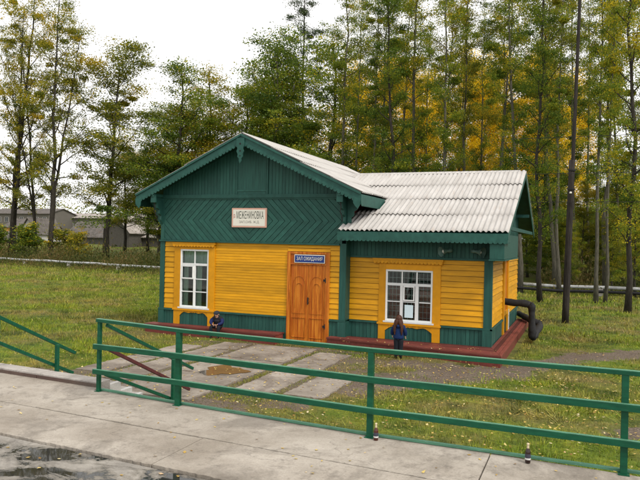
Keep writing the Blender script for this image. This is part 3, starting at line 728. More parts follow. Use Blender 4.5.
# door --------------------------------------------------------------------
dm=MB().box(4.28,4.38,-.04,.10,-.27,2.26).box(5.45,5.56,-.04,.10,-.27,2.26).box(4.38,5.45,-.038,.10,2.20,2.26)
dr=part(dm,'door','door',bevel=.005)
MB().box(4.38,5.45,-.01,.06,1.90,2.20).box(4.38,5.45,-.03,.06,1.90,1.935).build('transom_panel',M['door'],dr,bevel=.004)
for a,b,s_ in ((4.385,4.912,1),(4.918,5.445,-1)):
    lm=MB(); n=5; w=(b-a)/n
    for k in range(n): lm.box(a+k*w+.0015,a+(k+1)*w-.0015,.0+random.uniform(-.002,.002),.045,-.24,1.895)
    lf=lm.build('leaf',M['door'],dr,bevel=.002)
    mm=MB(); cx=(a+b)/2; rr=(b-a)/2-.06
    arch=[(cx-rr,-.012,.55)]+[(cx-rr,-.012,1.3)]+[(cx-rr*math.cos(t),-.012,1.3+1.4*rr*math.sin(t)) for t in [math.pi*k/12 for k in range(1,12)]]+[(cx+rr,-.012,1.3),(cx+rr,-.012,.55),(cx-rr,-.012,.55)]
    mm.tube(arch,.006,6); mm.tube([(cx-rr,-.012,-.12),(cx+rr,-.012,-.12),(cx+rr,-.012,.42),(cx-rr,-.012,.42),(cx-rr,-.012,-.12)],.010,6)
    mm.tube([(cx-rr*.55,-.012,.7),(cx-rr*.55,-.012,1.25)]+[(cx-rr*.55*math.cos(t),-.012,1.25+rr*.7*math.sin(t)) for t in [math.pi*k/10 for k in range(1,10)]]+[(cx+rr*.55,-.012,1.25),(cx+rr*.55,-.012,.7)],.008,6)
    mm.build('moulding',M['door'],lf)
mb=MB().box(4.90,4.93,-.012,-.002,.80,1.0).tube([(4.945,-.01,.84),(4.945,-.05,.86),(4.945,-.05,.95),(4.945,-.01,.97)],.008,6); mb.build('handle',M['black'],dr)
mb=MB()
for z in (.15,1.42): mb.tube([(5.45,-.045,z),(5.45,-.045,z+.14)],.012,6).box(5.38,5.46,-.045,-.038,z+.04,z+.10)
mb.build('hinge',M['black'],dr)
part(MB().box(4.28,5.56,-.32,-.05,-.33,-.25),'threshold','slab',bevel=.01)
# signs -------------------------------------------------------------------
def text(s,name,m,par,x,z,y,w,h):
    cu=bpy.data.curves.new('t','FONT'); cu.body=s; cu.extrude=0.0; cu.align_x='LEFT'
    o=bpy.data.objects.new('t',cu); C.objects.link(o)
    dg=bpy.context.evaluated_depsgraph_get(); me=bpy.data.meshes.new_from_object(o.evaluated_get(dg))
    bpy.data.objects.remove(o)
    vs=np.array([v.co[:] for v in me.vertices]); lo,hi=vs.min(0),vs.max(0)
    for v in me.vertices:
        u=(v.co.x-lo[0])/(hi[0]-lo[0]); t=(v.co.y-lo[1])/(hi[1]-lo[1]); v.co=(x+u*w,y,z+t*h)
    me.materials.clear(); me.materials.append(m); me.name=name
    q=bpy.data.objects.new(name,me); C.objects.link(q); q.parent=par; q.matrix_parent_inverse=Matrix.Translation(par.location).inverted(); return q
sg=empty('station_sign',(3.04,-.05,2.93),'white station name board with faded red border on the green gable','sign')
MB().box(2.47,3.60,-.05,-.012,2.92,3.48).build('board',M['sign_pink'],sg,bevel=.004)
MB().box(2.515,3.555,-.054,-.0505,2.965,3.435).build('face',M['sign_white'],sg)
text('МЕЖЕНИНОВКА','lettering',M['ink'],sg,2.63,3.17,-.056,.88,.22)
text('р.','lettering',M['redink'],sg,2.535,3.17,-.056,.07,.13)
text('ЗАП.СИБ. Ж.Д.','lettering',M['ink2'],sg,2.72,3.03,-.056,.66,.085)
s2=empty('door_sign',(4.93,-.03,1.95),'blue enamel waiting room sign with white lettering above the door','sign')
MB().box(4.50,5.42,-.05,-.035,1.955,2.185).build('board',M['sign_white'],s2,bevel=.004)
MB().box(4.52,5.40,-.054,-.0505,1.975,2.165).build('face',M['blue'],s2)
text('ЗАЛ ОЖИДАНИЯ','lettering',M['sign_white'],s2,4.57,2.005,-.056,.78,.125)
s3=empty('paper_notice',(7.75,RY-.03,.55),'pale blue paper notice taped inside the ticket window','notice')
MB().box(7.60,7.83,RY-.03,RY-.026,.58,.92).build('sheet',M['paper'],s3)
s3.rotation_euler=(0,0,0)
# horn loudspeakers
for x,ang,lab in ((8.80,-.75,'horn loudspeaker facing the platform nearer the window'),(9.40,1.15,'horn loudspeaker turned sideways near the house corner')):
    h=empty('loudspeaker',(x,RY,2.38),'green '+lab,'loudspeaker','horn loudspeakers under the eave')
    ax=Vector((math.sin(ang),-math.cos(ang),-.12)).normalized(); c=Vector((x,RY-.16,2.40))
    MB().lathe([(.02,-.06),(.05,-.05),(.05,.04),(.035,.05),(.05,.14),(.085,.22),(.135,.285),(.14,.29),(.125,.275),(.08,.21),(.02,.10)],c,20,ax).build('horn',M['horn'],h,smooth=True)
    MB().lathe([(.03,.12),(.055,.20),(.02,.23)],c,12,ax).build('driver',M['sign_white'],h,smooth=True)
    MB().box(x-.015,x+.015,RY-.17,RY-.005,2.36,2.40).build('bracket',M['black'],h)
# decks ------------------------------------------------------------------
dk=empty('wooden_deck',(2.3,-.4,-.28),'low red-brown plank deck left of the door below the narrow window','deck')
def plank(mb,x0,x1,ya0,ya1,yb0,yb1,z0=-.06,z1=-.02):
    # x0/x1 ends; ya = front/back y at x0, yb = front/back y at x1
    mb.add([(x0,ya0,z0),(x1[0],yb0,z0),(x1[1],yb1,z0),(x0,ya1,z0),(x0,ya0,z1),(x1[0],yb0,z1),(x1[1],yb1,z1),(x0,ya1,z1)],[(0,3,2,1),(4,5,6,7),(0,1,5,4),(1,2,6,5),(2,3,7,6),(3,0,4,7)])
mb=MB(); n=4
for k in range(n):
    fa=lambda q:-.44+q*.44/n; fb=lambda q:-.62+q*.62/n
    plank(mb,-.25,(4.22,4.22),fa(k),fa(k+.93),fb(k),fb(k+.93))
mb.build('planks',M['deck'],dk,bevel=.003)
mb=MB(); plank(mb,-.22,(4.20,4.20),-.43,-.40,-.61,-.58,-.34,-.062); mb.box(-.24,-.21,-.39,-.08,-.34,-.062).box(4.19,4.21,-.57,-.08,-.34,-.062).build('skirt',M['deck'],dk)
dk=empty('wooden_deck',(8,-.4,-.28),'low red-brown plank deck wrapping round the right corner of the house','deck')
mb=MB(); DX=10.27; n=6; FL,FR,WI=-.34,-1.03,.26
for k in range(n):
    fa=lambda q:FL+q*(WI-FL)/n; fb=lambda q:FR+q*(WI-FR)/n; xe=lambda q:DX-q*(DX-9.86)/n
    plank(mb,5.62,(xe(k),xe(k+.93)),fa(k),fa(k+.93),fb(k),fb(k+.93),-.06,-.02-.001*(k%2))
mb.build('planks',M['deck'],dk,bevel=.003)
mb=MB()
for k in range(4):
    xo=DX-k*.1; xi=xo-.09; q0=k*.1/(DX-9.86)*n; q1=(k*.1+.09)/(DX-9.86)*n; ys0=FR+q0*(WI-FR)/n+.012; ys1=FR+q1*(WI-FR)/n+.012
    mb.add([(xi,ys1,-.06),(xo,ys0,-.06),(xo,BY,-.06),(xi,BY,-.06),(xi,ys1,-.0185),(xo,ys0,-.0185),(xo,BY,-.0185),(xi,BY,-.0185)],[(0,3,2,1),(4,5,6,7),(0,1,5,4),(1,2,6,5),(2,3,7,6),(3,0,4,7)])
mb.build('side_planks',M['decks'],dk,bevel=.003)
mb=MB(); plank(mb,5.64,(DX-.02,DX-.02),FL+.02,FL+.05,FR+.02,FR+.05,-.34,-.062); mb.box(DX-.05,DX-.02,FR+.055,BY,-.34,-.062).box(5.64,5.67,FL+.06,.25,-.34,-.062); mb.build('skirt',M['decks'],dk)
# black lagged pipe at the side
pp=empty('lagged_pipe',(10.6,3,-.28),'black lagged heating pipe bending out of the right wall of the house','pipe')
def wob(pts,n=6,j=.012):
    o=[]
    for i in range(len(pts)-1):
        for k in range(n): o.append(tuple(pts[i][a]+(pts[i+1][a]-pts[i][a])*k/n+random.uniform(-j,j) for a in range(3)))
    o.append(pts[-1]); return o
q=wob([(9.8,3.05,.92),(10.55,3.05,.88),(10.66,3.05,.82)]); MB().tube(q,[.10+random.uniform(-.008,.012) for _ in q],10).build('outlet_run',M['blackpipe'],pp,smooth=True)
q=wob([(10.64,3.05,.86),(10.66,3.02,.4),(10.68,3.0,-.1)]); MB().tube(q,[.09+random.uniform(-.01,.03) for _ in q],10).build('drop_run',M['blackpipe'],pp,smooth=True)
q=wob([(10.7,3.0,-.08),(10.72,4.0,-.05),(10.74,5.6,-.02)]); MB().tube(q,[.10+random.uniform(-.01,.02) for _ in q],10).build('ground_run',M['blackpipe'],pp,smooth=True)
q=wob([(10.74,5.6,.02),(10.5,5.7,.1),(9.9,7.4,.15)]); MB().tube(q,[.10+random.uniform(-.01,.02) for _ in q],10).build('ground_run',M['blackpipe'],pp,smooth=True)

# ------------------------------------------------------------------ people
def skin(name,V,E,Rd,m,parent,sub=2):
    me=bpy.data.meshes.new(name); me.from_pydata([Vector(v) for v in V],E,[]); o=bpy.data.objects.new(name,me); C.objects.link(o)
    o.modifiers.new('s','SKIN'); me.skin_vertices or None
    sv=me.skin_vertices[0].data if len(me.skin_vertices) else None
    if sv is None:
        bm=bmesh.new(); bm.from_mesh(me); bm.verts.layers.skin.verify(); bm.to_mesh(me); bm.free(); sv=me.skin_vertices[0].data
    for i,r in enumerate(Rd): sv[i].radius=(r,r) if not hasattr(r,'__len__') else r
    sv[0].use_root=True
    su=o.modifiers.new('u','SUBSURF'); su.levels=su.render_levels=sub
    dg=bpy.context.evaluated_depsgraph_get(); m2=bpy.data.meshes.new_from_object(o.evaluated_get(dg)); bpy.data.objects.remove(o)
    m2.materials.clear(); m2.materials.append(m); m2.name=name; m2.shade_smooth()
    q=bpy.data.objects.new(name,m2); C.objects.link(q)
    if parent: q.parent=parent
    return q
def chain(name,pts,rad,m,parent,sub=2): return skin(name,pts,[(i,i+1) for i in range(len(pts)-1)],rad,m,parent,sub)
def blob(name,c,r,m,parent,n=16,rot=None,k=None):
    V=[];F=[]
    for i in range(n+1):
        t=math.pi*i/n
        for j in range(n*2):
            a=math.pi*j/n; p=Vector((math.sin(t)*math.cos(a)*r[0],math.sin(t)*math.sin(a)*r[1],math.cos(t)*r[2]))
            if k: p=k(p)
            if rot: p=rot@p
            V.append(tuple(p+Vector(c)))
    for i in range(n):
        for j in range(n*2): F.append((i*2*n+j,(i+1)*2*n+j,(i+1)*2*n+(j+1)%(2*n),i*2*n+(j+1)%(2*n)))
    return npmesh(name,V,F,m,parent,smooth_=True)
def hand(parent,wr,dirv,side,m,curl=.6,s=1.0):
    """palm and five separate bent fingers; wr wrist, dirv finger direction"""
    d=Vector(dirv).normalized(); sv=(Vector(side)-d*Vector(side).dot(d)).normalized(); nn=d.cross(sv).normalized(); wr=Vector(wr)
    V=[wr,wr+d*.03*s,wr+d*.055*s]; E=[(0,1),(1,2)]; Rr=[.014*s,(.024*s,.012*s),(.024*s,.011*s)]
    for f in range(4):
        b=wr+d*.055*s+sv*(f-1.5)*.014*s; L=(.045,.05,.047,.037)[f]*s; i=len(V)
        V+= [b,b+d*L*.45+nn*curl*.010*s,b+d*L*.8+nn*curl*.030*s,b+d*L*.88+nn*curl*.045*s]; E+=[(2,i),(i,i+1),(i+1,i+2),(i+2,i+3)]; Rr+=[.0075*s,.0068*s,.006*s,.005*s]
    b=wr+d*.02*s-sv*.02*s; i=len(V); V+=[b,b-sv*.018*s+d*.02*s+nn*.01*s,b-sv*.015*s+d*.042*s+nn*.022*s]; E+=[(1,i),(i,i+1),(i+1,i+2)]; Rr+=[.010*s,.008*s,.006*s]
    return skin('hand',V,E,Rr,m,parent,2)
# girl standing in front of the ticket window, seen from behind
G=empty('person',(7.83,-1.10,-.28),'girl with long reddish hair in a navy hooded jacket facing the ticket window','person')
G.scale=(.88,.88,.89); G.rotation_euler=(0,0,R(6))
# body (continuous): head-neck-torso-arms-legs
bV=[(0,0,.60),(0,0,.72),(0,.005,.86),(0,0,.945),(0,.012,1.0),(0,.02,1.07),(0,.02,1.135),
    (.115,0,.90),(.165,.01,.76),(.165,.05,.64),(-.115,0,.90),(-.165,.01,.76),(-.17,.05,.64),
    (.06,0,.55),(.062,.01,.33),(.065,-.01,.09),(-.06,0,.55),(-.064,.012,.33),(-.07,-.01,.09)]
bE=[(0,1),(1,2),(2,3),(3,4),(4,5),(5,6),(2,7),(7,8),(8,9),(2,10),(10,11),(11,12),(0,13),(13,14),(14,15),(0,16),(16,17),(17,18)]
bR=[.085,.078,.085,.038,.05,.078,.055,.036,.029,.022,.036,.029,.022,.06,.043,.03,.06,.043,.03]
skin('body',bV,bE,bR,M['skin'],G)
skin('jacket',[(0,0,.53),(0,0,.62),(0,0,.74),(0,0,.86),(0,.0,.93),(.125,0,.895),(.18,.01,.76),(.18,.05,.645),(-.125,0,.895),(-.18,.01,.76),(-.185,.05,.645)],
     [(0,1),(1,2),(2,3),(3,4),(3,5),(5,6),(6,7),(3,8),(8,9),(9,10)],[(.17,.135),(.16,.13),(.15,.12),(.14,.11),(.075,.075),.07,.062,.055,.07,.062,.055],M['hoodie'],G)
chain('hood',[(-.07,-.06,.95),(0,-.10,.90),(.07,-.06,.95)],[.05,.07,.05],M['hoodie'],G)
for s_ in (-1,1):
    chain('trouser_leg',[(s_*.058,0,.60),(s_*.062,.01,.34),(s_*.066,-.005,.12),(s_*.067,-.005,.07)],[.095,.07,.06,.058],M['trouser'],G)
    chain('boot',[(s_*.067,-.02,.13),(s_*.067,-.02,.045),(s_*.07,.05,.035),(s_*.072,.105,.028)],[.045,.042,.036,.027],M['shoe'],G)
    hand(G,(s_*.18,.055,.64),(0,.12,-1),(0,1,0),M['skin'],.6,.85)
hd=blob('hair',(0,.005,1.105),(.095,.105,.115),M['hair'],G,k=lambda p:Vector((p.x,p.y if p.y<.03 else .03+(p.y-.03)*.4,p.z)))
for s_ in (-1,1):
    chain('hair_tress',[(s_*.06,-.05,1.10),(s_*.095,-.065,1.0),(s_*.11,-.09,.88),(s_*.105,-.105,.76),(s_*.095,-.10,.67)],[.05,.042,.036,.028,.014],M['hair'],G)
    chain('hair_tress',[(s_*.02,-.085,1.10),(s_*.045,-.105,1.0),(s_*.07,-.12,.90)],[.045,.05,.02],M['hair'],G)
    chain('hair_tress',[(s_*.03,-.08,1.10),(s_*.075,-.10,.98),(s_*.09,-.115,.86),(s_*.08,-.12,.74)],[.04,.034,.026,.012],M['hair'],G)
blob('nose',(0,.105,1.075),(.011,.016,.014),M['skin'],G,8)
for s_ in (-1,1):
    blob('ear',(s_*.085,.02,1.075),(.012,.02,.028),M['skin'],G,8); blob('eye',(s_*.03,.088,1.085),(.011,.008,.007),M['eye'],G,6)
blob('mouth',(0,.096,1.035),(.02,.008,.006),M['lip'],G,6)
# seated person hunched on the left deck
P=empty('person',(2.32,-.40,-.02),'dark capped person in blue-sleeved jacket hunched on the deck edge','person')
P.scale=(.80,.80,.80); P.rotation_euler=(0,0,R(8))
# local: sits at z 0, faces -y; legs over the deck edge with feet on the ground
skin('body',[(0,0,.09),(0,-.03,.24),(0,-.12,.38),(0,-.19,.455),(0,-.215,.50),(0,-.235,.565),(0,-.23,.61),
    (.14,-.13,.40),(.21,-.22,.26),(.08,-.36,.20),(-.14,-.13,.40),(-.21,-.22,.26),(-.08,-.36,.20),
    (.09,-.08,.09),(.14,-.36,.12),(.13,-.34,-.20),(-.09,-.08,.09),(-.14,-.36,.12),(-.13,-.34,-.20)],
    [(0,1),(1,2),(2,3),(3,4),(4,5),(5,6),(2,7),(7,8),(8,9),(2,10),(10,11),(11,12),(0,13),(13,14),(14,15),(0,16),(16,17),(17,18)],
    [.10,.10,.10,.045,.055,.08,.055,.045,.034,.024,.045,.034,.024,.07,.052,.035,.07,.052,.035],M['skin'],P)
skin('jacket',[(0,.01,.07),(0,-.03,.22),(0,-.11,.36),(0,-.16,.42)],[(0,1),(1,2),(2,3)],[(.19,.15),(.19,.16),(.20,.15),(.12,.12)],M['dkjacket'],P)
skin('jacket_yoke',[(0,-.12,.40),(.15,-.12,.385),(.19,-.16,.33),(-.15,-.12,.385),(-.19,-.16,.33),(0,-.17,.47)],[(0,1),(1,2),(0,3),(3,4),(0,5)],[.13,.09,.075,.09,.075,.075],M['dkjacket'],P)
for s_ in (-1,1):
    chain('sleeve',[(s_*.15,-.12,.39),(s_*.195,-.16,.33),(s_*.225,-.22,.25),(s_*.15,-.31,.215),(s_*.09,-.35,.20)],[.085,.085,.07,.055,.045],M['bluesleeve'],P)
    chain('trouser_leg',[(s_*.08,-.02,.09),(s_*.12,-.20,.11),(s_*.145,-.37,.12),(s_*.14,-.37,-.02),(s_*.135,-.35,-.19)],[.085,.08,.068,.06,.055],M['trouser'],P)
    chain('shoe',[(s_*.135,-.33,-.23),(s_*.14,-.40,-.245),(s_*.145,-.46,-.25)],[.045,.04,.032],M['shoe'],P)
    hand(P,(s_*.085,-.36,.195),(-s_*.75,-.5,-.1),(0,-.3,1),M['skin'],.9,1.0)
rt=Matrix.Rotation(R(22),3,'X')
blob('cap',(0,-.215,.60),(.098,.11,.075),M['cap'],P,k=lambda p:Vector((p.x,p.y,max(p.z,-.02))),rot=rt)
chain('cap_peak',[(-.05,-.32,.585),(0,-.345,.58),(.05,-.32,.585)],[(.02,.01),(.025,.012),(.02,.01)],M['cap'],P,1)
blob('nose',(0,-.325,.535),(.012,.018,.016),M['skin'],P,8); blob('mouth',(0,-.305,.495),(.022,.008,.006),M['lip'],P,6)
for s_ in (-1,1):
    blob('eye',(s_*.03,-.31,.556),(.011,.008,.007),M['eye'],P,6); blob('ear',(s_*.088,-.23,.545),(.012,.02,.028),M['skin'],P,8)
# ------------------------------------------------------------------ bottles
def bottle(x,y,lab,m,s,neck):
    b=empty('bottle',(x,y,HP),lab,'bottle','empty bottles on the platform edge')
    MB().lathe([(.030*s,.0),(.034*s,.006*s),(.034*s,.125*s),(.030*s,.150*s),(.015*s,.180*s),(.0135*s,.222*s),(.0155*s,.224*s),(.0155*s,.236*s),(.012*s,.236*s)],(x,y,HP+.001),18).build('glass',m,b,smooth=True)
    MB().lathe([(.0345*s,.045*s),(.0348*s,.046*s),(.0348*s,.11*s),(.0345*s,.111*s)],(x,y,HP+.001),18).build('label_wrap',M['label'],b,smooth=True)
    MB().lathe([(.0352*s,.04*s),(.0353*s,.041*s),(.0353*s,.06*s),(.0352*s,.061*s)],(x,y,HP+.001),18).build('label_band',M['labelw'],b,smooth=True)
    MB().lathe([(.0165*s,.175*s),(.0148*s,.195*s),(.0146*s,.222*s),(.0165*s,.224*s),(.0165*s,.24*s),(.010*s,.243*s)],(x,y,HP+.001),14).build('neck_foil',neck,b,smooth=True)
bottle(9.82,-9.41,'red-brown glass bottle with pale neck beside the middle railing post',M['bottle'],.82,M['cork'])
bottle(11.50,-9.44,'dark glass bottle with gold neck standing alone between two railing posts',M['bottle2'],.85,M['cork'])
# ------------------------------------------------------------------ trees
def treemesh(seed,H,cs,spread,elev,nb,nleaf,lsize,r0,forks=1,clump=.45,prof='round',droop=0,subs=3):
    rg=np.random.default_rng(seed); mb=MB(); cents=[]; cw=[]
    for f in range(forks):
        ph=rg.uniform(0,6.28); lean=(0.0 if f==0 else rg.uniform(.08,.16))*H
        n=14; ts=np.linspace(0,1,n); wob=np.cumsum(rg.normal(0,H*.0035,(n,2)),0); wob-=wob[0]
        path=np.stack([wob[:,0]+math.cos(ph)*lean*ts**1.3,wob[:,1]+math.sin(ph)*lean*ts**1.3,ts*H*(1-.12*f)],-1)
        if f>0: path[0]=(0,0,0)
        rad=r0*(1-.93*ts**.8)*(1 if f==0 else .72)+.01; rad[0]*=1.25
        mb.tube([tuple(p) for p in path],list(rad),7)
        for b in range(nb//forks):
            u=(b+rg.uniform(0,1))/(nb//forks); t=cs+(1-cs)*u
            p=np.array([np.interp(t,ts,path[:,k]) for k in range(3)]); rr=np.interp(t,ts,rad)
            if prof=='round': L=spread*(math.sin(math.pi*min(1,.15+u*.72))**.7)
            elif prof=='cone': L=spread*(1-u)**.8+.3
            else: L=spread*(.55+.45*math.sin(math.pi*u**.8))*(1 if u<.9 else .6)
            L*=rg.uniform(.6,1.15); az=b*2.4+rg.uniform(-.5,.5); el=elev*rg.uniform(.6,1.3)+(.5*u*(prof!='cone'))
            el=min(el,1.35); d=np.array([math.cos(az)*math.cos(el),math.sin(az)*math.cos(el),math.sin(el)])
            pts=[p]; 
            for k in range(5):
                d=d+rg.normal(0,.12,3)+np.array([0,0,.05-droop*.15]); d/=np.linalg.norm(d); pts.append(pts[-1]+d*L/5)
            mb.tube([tuple(q) for q in pts],list(np.linspace(min(rr*.5,L*.02+.012),.008,6)),4,False)
            for k in range(2,6): cents.append(pts[k]+rg.normal(0,.1,3)); cw.append(L)
            for sb in range(subs):
                k=rg.integers(1,5); d2=d+rg.normal(0,.7,3); d2/=np.linalg.norm(d2); e=pts[k]+d2*L*.35; mid=pts[k]+d2*L*.17+np.array([0,0,.05])
                mb.tube([tuple(pts[k]),tuple(mid),tuple(e)],[.014,.010,.005],3,False); cents+= [mid,e]; cw+=[L*.8,L*.8]
        cents.append(path[-1]); cw.append(.4)
    cents=np.array(cents); nc=len(cents)
    wts=np.exp(rg.normal(0,.9,nc))*np.array(cw); wts/=wts.sum(); ci=rg.choice(nc,nleaf,p=wts)
    ctone=np.clip(rg.normal(.42,.17,nc)+.12*(cents[:,2]/H-.5),0,1)
    pos=cents[ci]+np.clip(rg.normal(0,1,(nleaf,3)),-1.5,1.5)*np.array([clump,clump,clump*.5])*rg.uniform(.4,1.25,(nc,1))[ci]-np.array([0,0,droop*.2])
    a=rg.normal(0,1,(nleaf,3)); a/=np.linalg.norm(a,axis=1)[:,None]; b=np.cross(a,rg.normal(0,1,(nleaf,3))); b/=np.linalg.norm(b,axis=1)[:,None]
    s=lsize*rg.uniform(.6,1.3,(nleaf,1)); 
    V=np.stack([pos-a*s,pos-b*s*.6,pos+a*s,pos+b*s*.6],1).reshape(-1,3); F=np.arange(nleaf*4).reshape(-1,4)
    tone=np.clip(ctone[ci]+rg.normal(0,.15,nleaf),0,1)
    return mb,V,F,tone
PROTO={}
def tree_proto(key,name,bark,leaf,**k):
    mb,V,F,tone=treemesh(**k)
    r=bpy.data.objects.new(name,None)
    t=mb.build('trunk',M[bark],None,smooth=True); C.objects.unlink(t)
    c=npmesh('crown',V,F,M[leaf],None,tone); C.objects.unlink(c)
    PROTO[key]=(name,t.data,c.data,k['H'])
tree_proto('pop1','poplar_tree','bark_grey','leaf_green',seed=1,H=24,cs=.28,spread=2.3,elev=.6,nb=30,nleaf=20900,lsize=.055,r0=.16,clump=.36,prof='tall')
tree_proto('pop2','poplar_tree','bark_grey','leaf_green',seed=2,H=25,cs=.45,spread=2.2,elev=.7,nb=22,nleaf=15200,lsize=.055,r0=.14,clump=.36,prof='tall')
tree_proto('pop3','poplar_tree','bark_grey','leaf_olive',seed=3,H=24,cs=.35,spread=2.4,elev=.6,nb=25,nleaf=17100,lsize=.055,r0=.15,clump=.38,prof='tall')
tree_proto('pop4','poplar_tree','bark','leaf_green',seed=14,H=26,cs=.15,spread=2.6,elev=.5,nb=38,nleaf=30400,lsize=.055,r0=.17,clump=.38,prof='tall')
tree_proto('gold1','birch_tree','bark_birch','leaf_gold',seed=4,H=17,cs=.18,spread=3.4,elev=.7,nb=44,nleaf=38000,lsize=.065,r0=.14,clump=.5,prof='round')
tree_proto('gold2','birch_tree','bark_birch','leaf_gold',seed=5,H=18,cs=.15,spread=3.8,elev=.6,nb=46,nleaf=41800,lsize=.065,r0=.15,clump=.5,prof='round')
tree_proto('br1','broadleaf_tree','bark','leaf_green',seed=6,H=14,cs=.14,spread=4.2,elev=.5,nb=34,nleaf=39900,lsize=.055,r0=.18,clump=.42,prof='cone')
tree_proto('br2','broadleaf_tree','bark','leaf_olive',seed=7,H=14,cs=.22,spread=3.4,elev=.5,nb=28,nleaf=32300,lsize=.055,r0=.16,clump=.42,prof='round')
tree_proto('br3','broadleaf_tree','bark_grey','leaf_green',seed=15,H=13,cs=.10,spread=3.2,elev=.55,nb=30,nleaf=34200,lsize=.055,r0=.16,clump=.45,prof='round',subs=4)
tree_proto('br4','broadleaf_tree','bark','leaf_olive',seed=27,H=14,cs=.12,spread=3.6,elev=.5,nb=30,nleaf=34200,lsize=.055,r0=.16,clump=.42,prof='cone')
tree_proto('pine','conifer_tree','bark','leaf_dark',seed=8,H=24,cs=.30,spread=3.6,elev=.1,nb=44,nleaf=38000,lsize=.055,r0=.22,clump=.32,prof='cone',droop=.4)
tree_proto('old1','old_poplar_tree','bark','leaf_olive',seed=9,H=21,cs=.18,spread=4.6,elev=.45,nb=44,nleaf=24700,lsize=.066,r0=.25,forks=2,clump=.40,prof='tall')
tree_proto('old2','old_poplar_tree','bark','leaf_olive',seed=21,H=22,cs=.22,spread=4.4,elev=.5,nb=46,nleaf=26000,lsize=.066,r0=.23,forks=2,clump=.40,prof='tall')
tree_proto('bush','leafy_bush','bark','leaf_green',seed=11,H=3.2,cs=.05,spread=1.8,elev=.7,nb=26,nleaf=3500,lsize=.09,r0=.05,clump=.26,prof='round',forks=2)
tree_proto('bush2','leafy_bush','bark','leaf_olive',seed=12,H=3.0,cs=.05,spread=1.9,elev=.6,nb=26,nleaf=3000,lsize=.09,r0=.05,clump=.28,prof='round',forks=2)
CAT={'poplar_tree':'tree','birch_tree':'tree','broadleaf_tree':'tree','conifer_tree':'tree','old_poplar_tree':'tree','leafy_bush':'bush'}
def plant(key,px,Y,H,label,group,rz=None,lean=(0,0),wide=1.0,base=None):
    name,tm,cm,H0=PROTO[key]
    x,y,z=at(px,Y)
    r=empty(name,(x,y,z-.08),label,CAT[name],group)
    s=H/H0; r.scale=(s*wide,s*wide,s); r.rotation_euler=(lean[0],lean[1],random.uniform(0,6.28) if rz is None else rz)
    for nm,me in (('trunk',tm),('crown',cm)):
        o=bpy.data.objects.new(nm,me); C.objects.link(o); o.parent=r
    return r
def Htop(px,py,Y): x,y,z=at(px,Y); return zat(px,py,Y)-z
GL='old trees left of the station'
plant('old1',11,36,Htop(15,-15,36),'dark old poplar at the far left edge of the photo',GL,rz=.6,lean=(0,R(2)))
plant('old2',50,34,Htop(50,-12,34),'tallest thick-trunked old poplar rising left of the sheds',GL,rz=2.2,lean=(0,R(4)))
plant('old2',38,37,Htop(38,25,37),'slim leaning old poplar just left of the thick-trunked one',GL,rz=4.4,lean=(0,R(5)),wide=.7)
plant('br2',106,40,Htop(106,66,40),'yellow-green tree with bare lower trunk between the old poplar and the sheds',GL,rz=1,lean=(0,R(3)),wide=1.45)
plant('br2',125,50,Htop(125,150,50),'low green tree right behind the small gabled shed',GL,wide=1.5)
plant('br2',148,52,Htop(148,162,52),'low yellowing tree behind the left eave of the station',GL,wide=1.7)
plant('bush2',78,33,2.6,'yellow-brown bush beside the dark roofed shed','bushes behind the pipeline left of the station')
for px_,Y_,h_,k_,l_ in [(28,33.5,3.2,'bush','dark bush between the two left trunks by the pipeline'),(60,35,2.8,'bush2','brownish bush beside the thick old trunk'),(-5,34,3,'bush','bush at the far left edge of the meadow')]:
    plant(k_,px_,Y_,h_,l_,'bushes behind the pipeline left of the station',wide=1.4)
GM='trees behind the gable'
for k,px,Y,top,lab in [('br3',160,46,118,'low dark green tree at the left foot of the pointed tree'),('br3',196,48,112,'low bushy green tree between the pointed tree and the yellow-topped one'),('br4',228,47,105,'low yellowing tree right of the yellow-topped one'),('br3',258,46,84,'bushy green tree behind the gable peak, a little to its right'),('br1',176,40,62,'green pointed tree behind the left slope of the gable'),('br4',212,44,68,'yellow-topped tree between two green ones behind the gable'),
    ('br1',243,42,88,'round green tree directly behind the gable peak'),('br3',272,40,48,'tall green tree just right of the gable peak'),('br3',290,43,90,'dense green tree at the foot of the dark conifer'),('pine',303,46,-25,'tall dark conifer rising right of the gable peak'),
    ('br1',325,38,40,'green tree beside the dark conifer')]:
    plant(k,px,Y,Htop(px,top,Y),lab,GM,wide={'br1':1.45,'br4':1.35,'br3':1.3}.get(k,1.0))
GP='tall poplars behind the right wing'
pops=[(338,30),(352,34),(366,27),(380,36),(390,24),(401,33),(412,26),(424,38),(434,29),(445,23),(456,35),(468,28),(480,40),(492,27),(506,34),(521,24),(543,37),(556,29),(575,34),(588,40),(606,28),(620,35),(648,30),(662,24)]
for i,(px,Y) in enumerate(pops):
    k=('pop1','pop2','pop3','pop1','pop4','pop3')[i%6]
    side='above the ridge of the right wing' if px<530 else 'in the grove right of the house'
    plant(k,px,Y,random.uniform(21,26),'slender tall poplar with sparse crown '+side,'%s, %s'%(GP,'over the roof' if px<530 else 'right grove'),lean=(R(random.uniform(-2,2)),R(random.uniform(-2,3.5))),wide=random.uniform(.85,1.1))
for i,(px,Y,top,lab) in enumerate([(410,50,80,'golden birch crown low behind the left half of the right wing roof'),(486,48,88,'golden birch nearest behind the right wing ridge'),(545,50,80,'golden birch just beyond the right roof end'),(392,58,70,'golden birch behind the poplars near the ridge junction'),(425,62,85,'smaller golden birch behind the right wing roof'),(470,56,72,'golden birch behind the middle of the right wing roof'),(502,54,66,'brightest golden birch above the right end of the ridge'),(532,58,72,'golden birch beyond the right roof end'),(572,64,85,'golden birch deep in the right grove'),(352,60,80,'golden birch behind the dark conifer')]):
    plant('gold1' if i%2 else 'gold2',px,Y,Htop(px,top,Y),lab,'golden birches behind the poplars',wide=1.35)
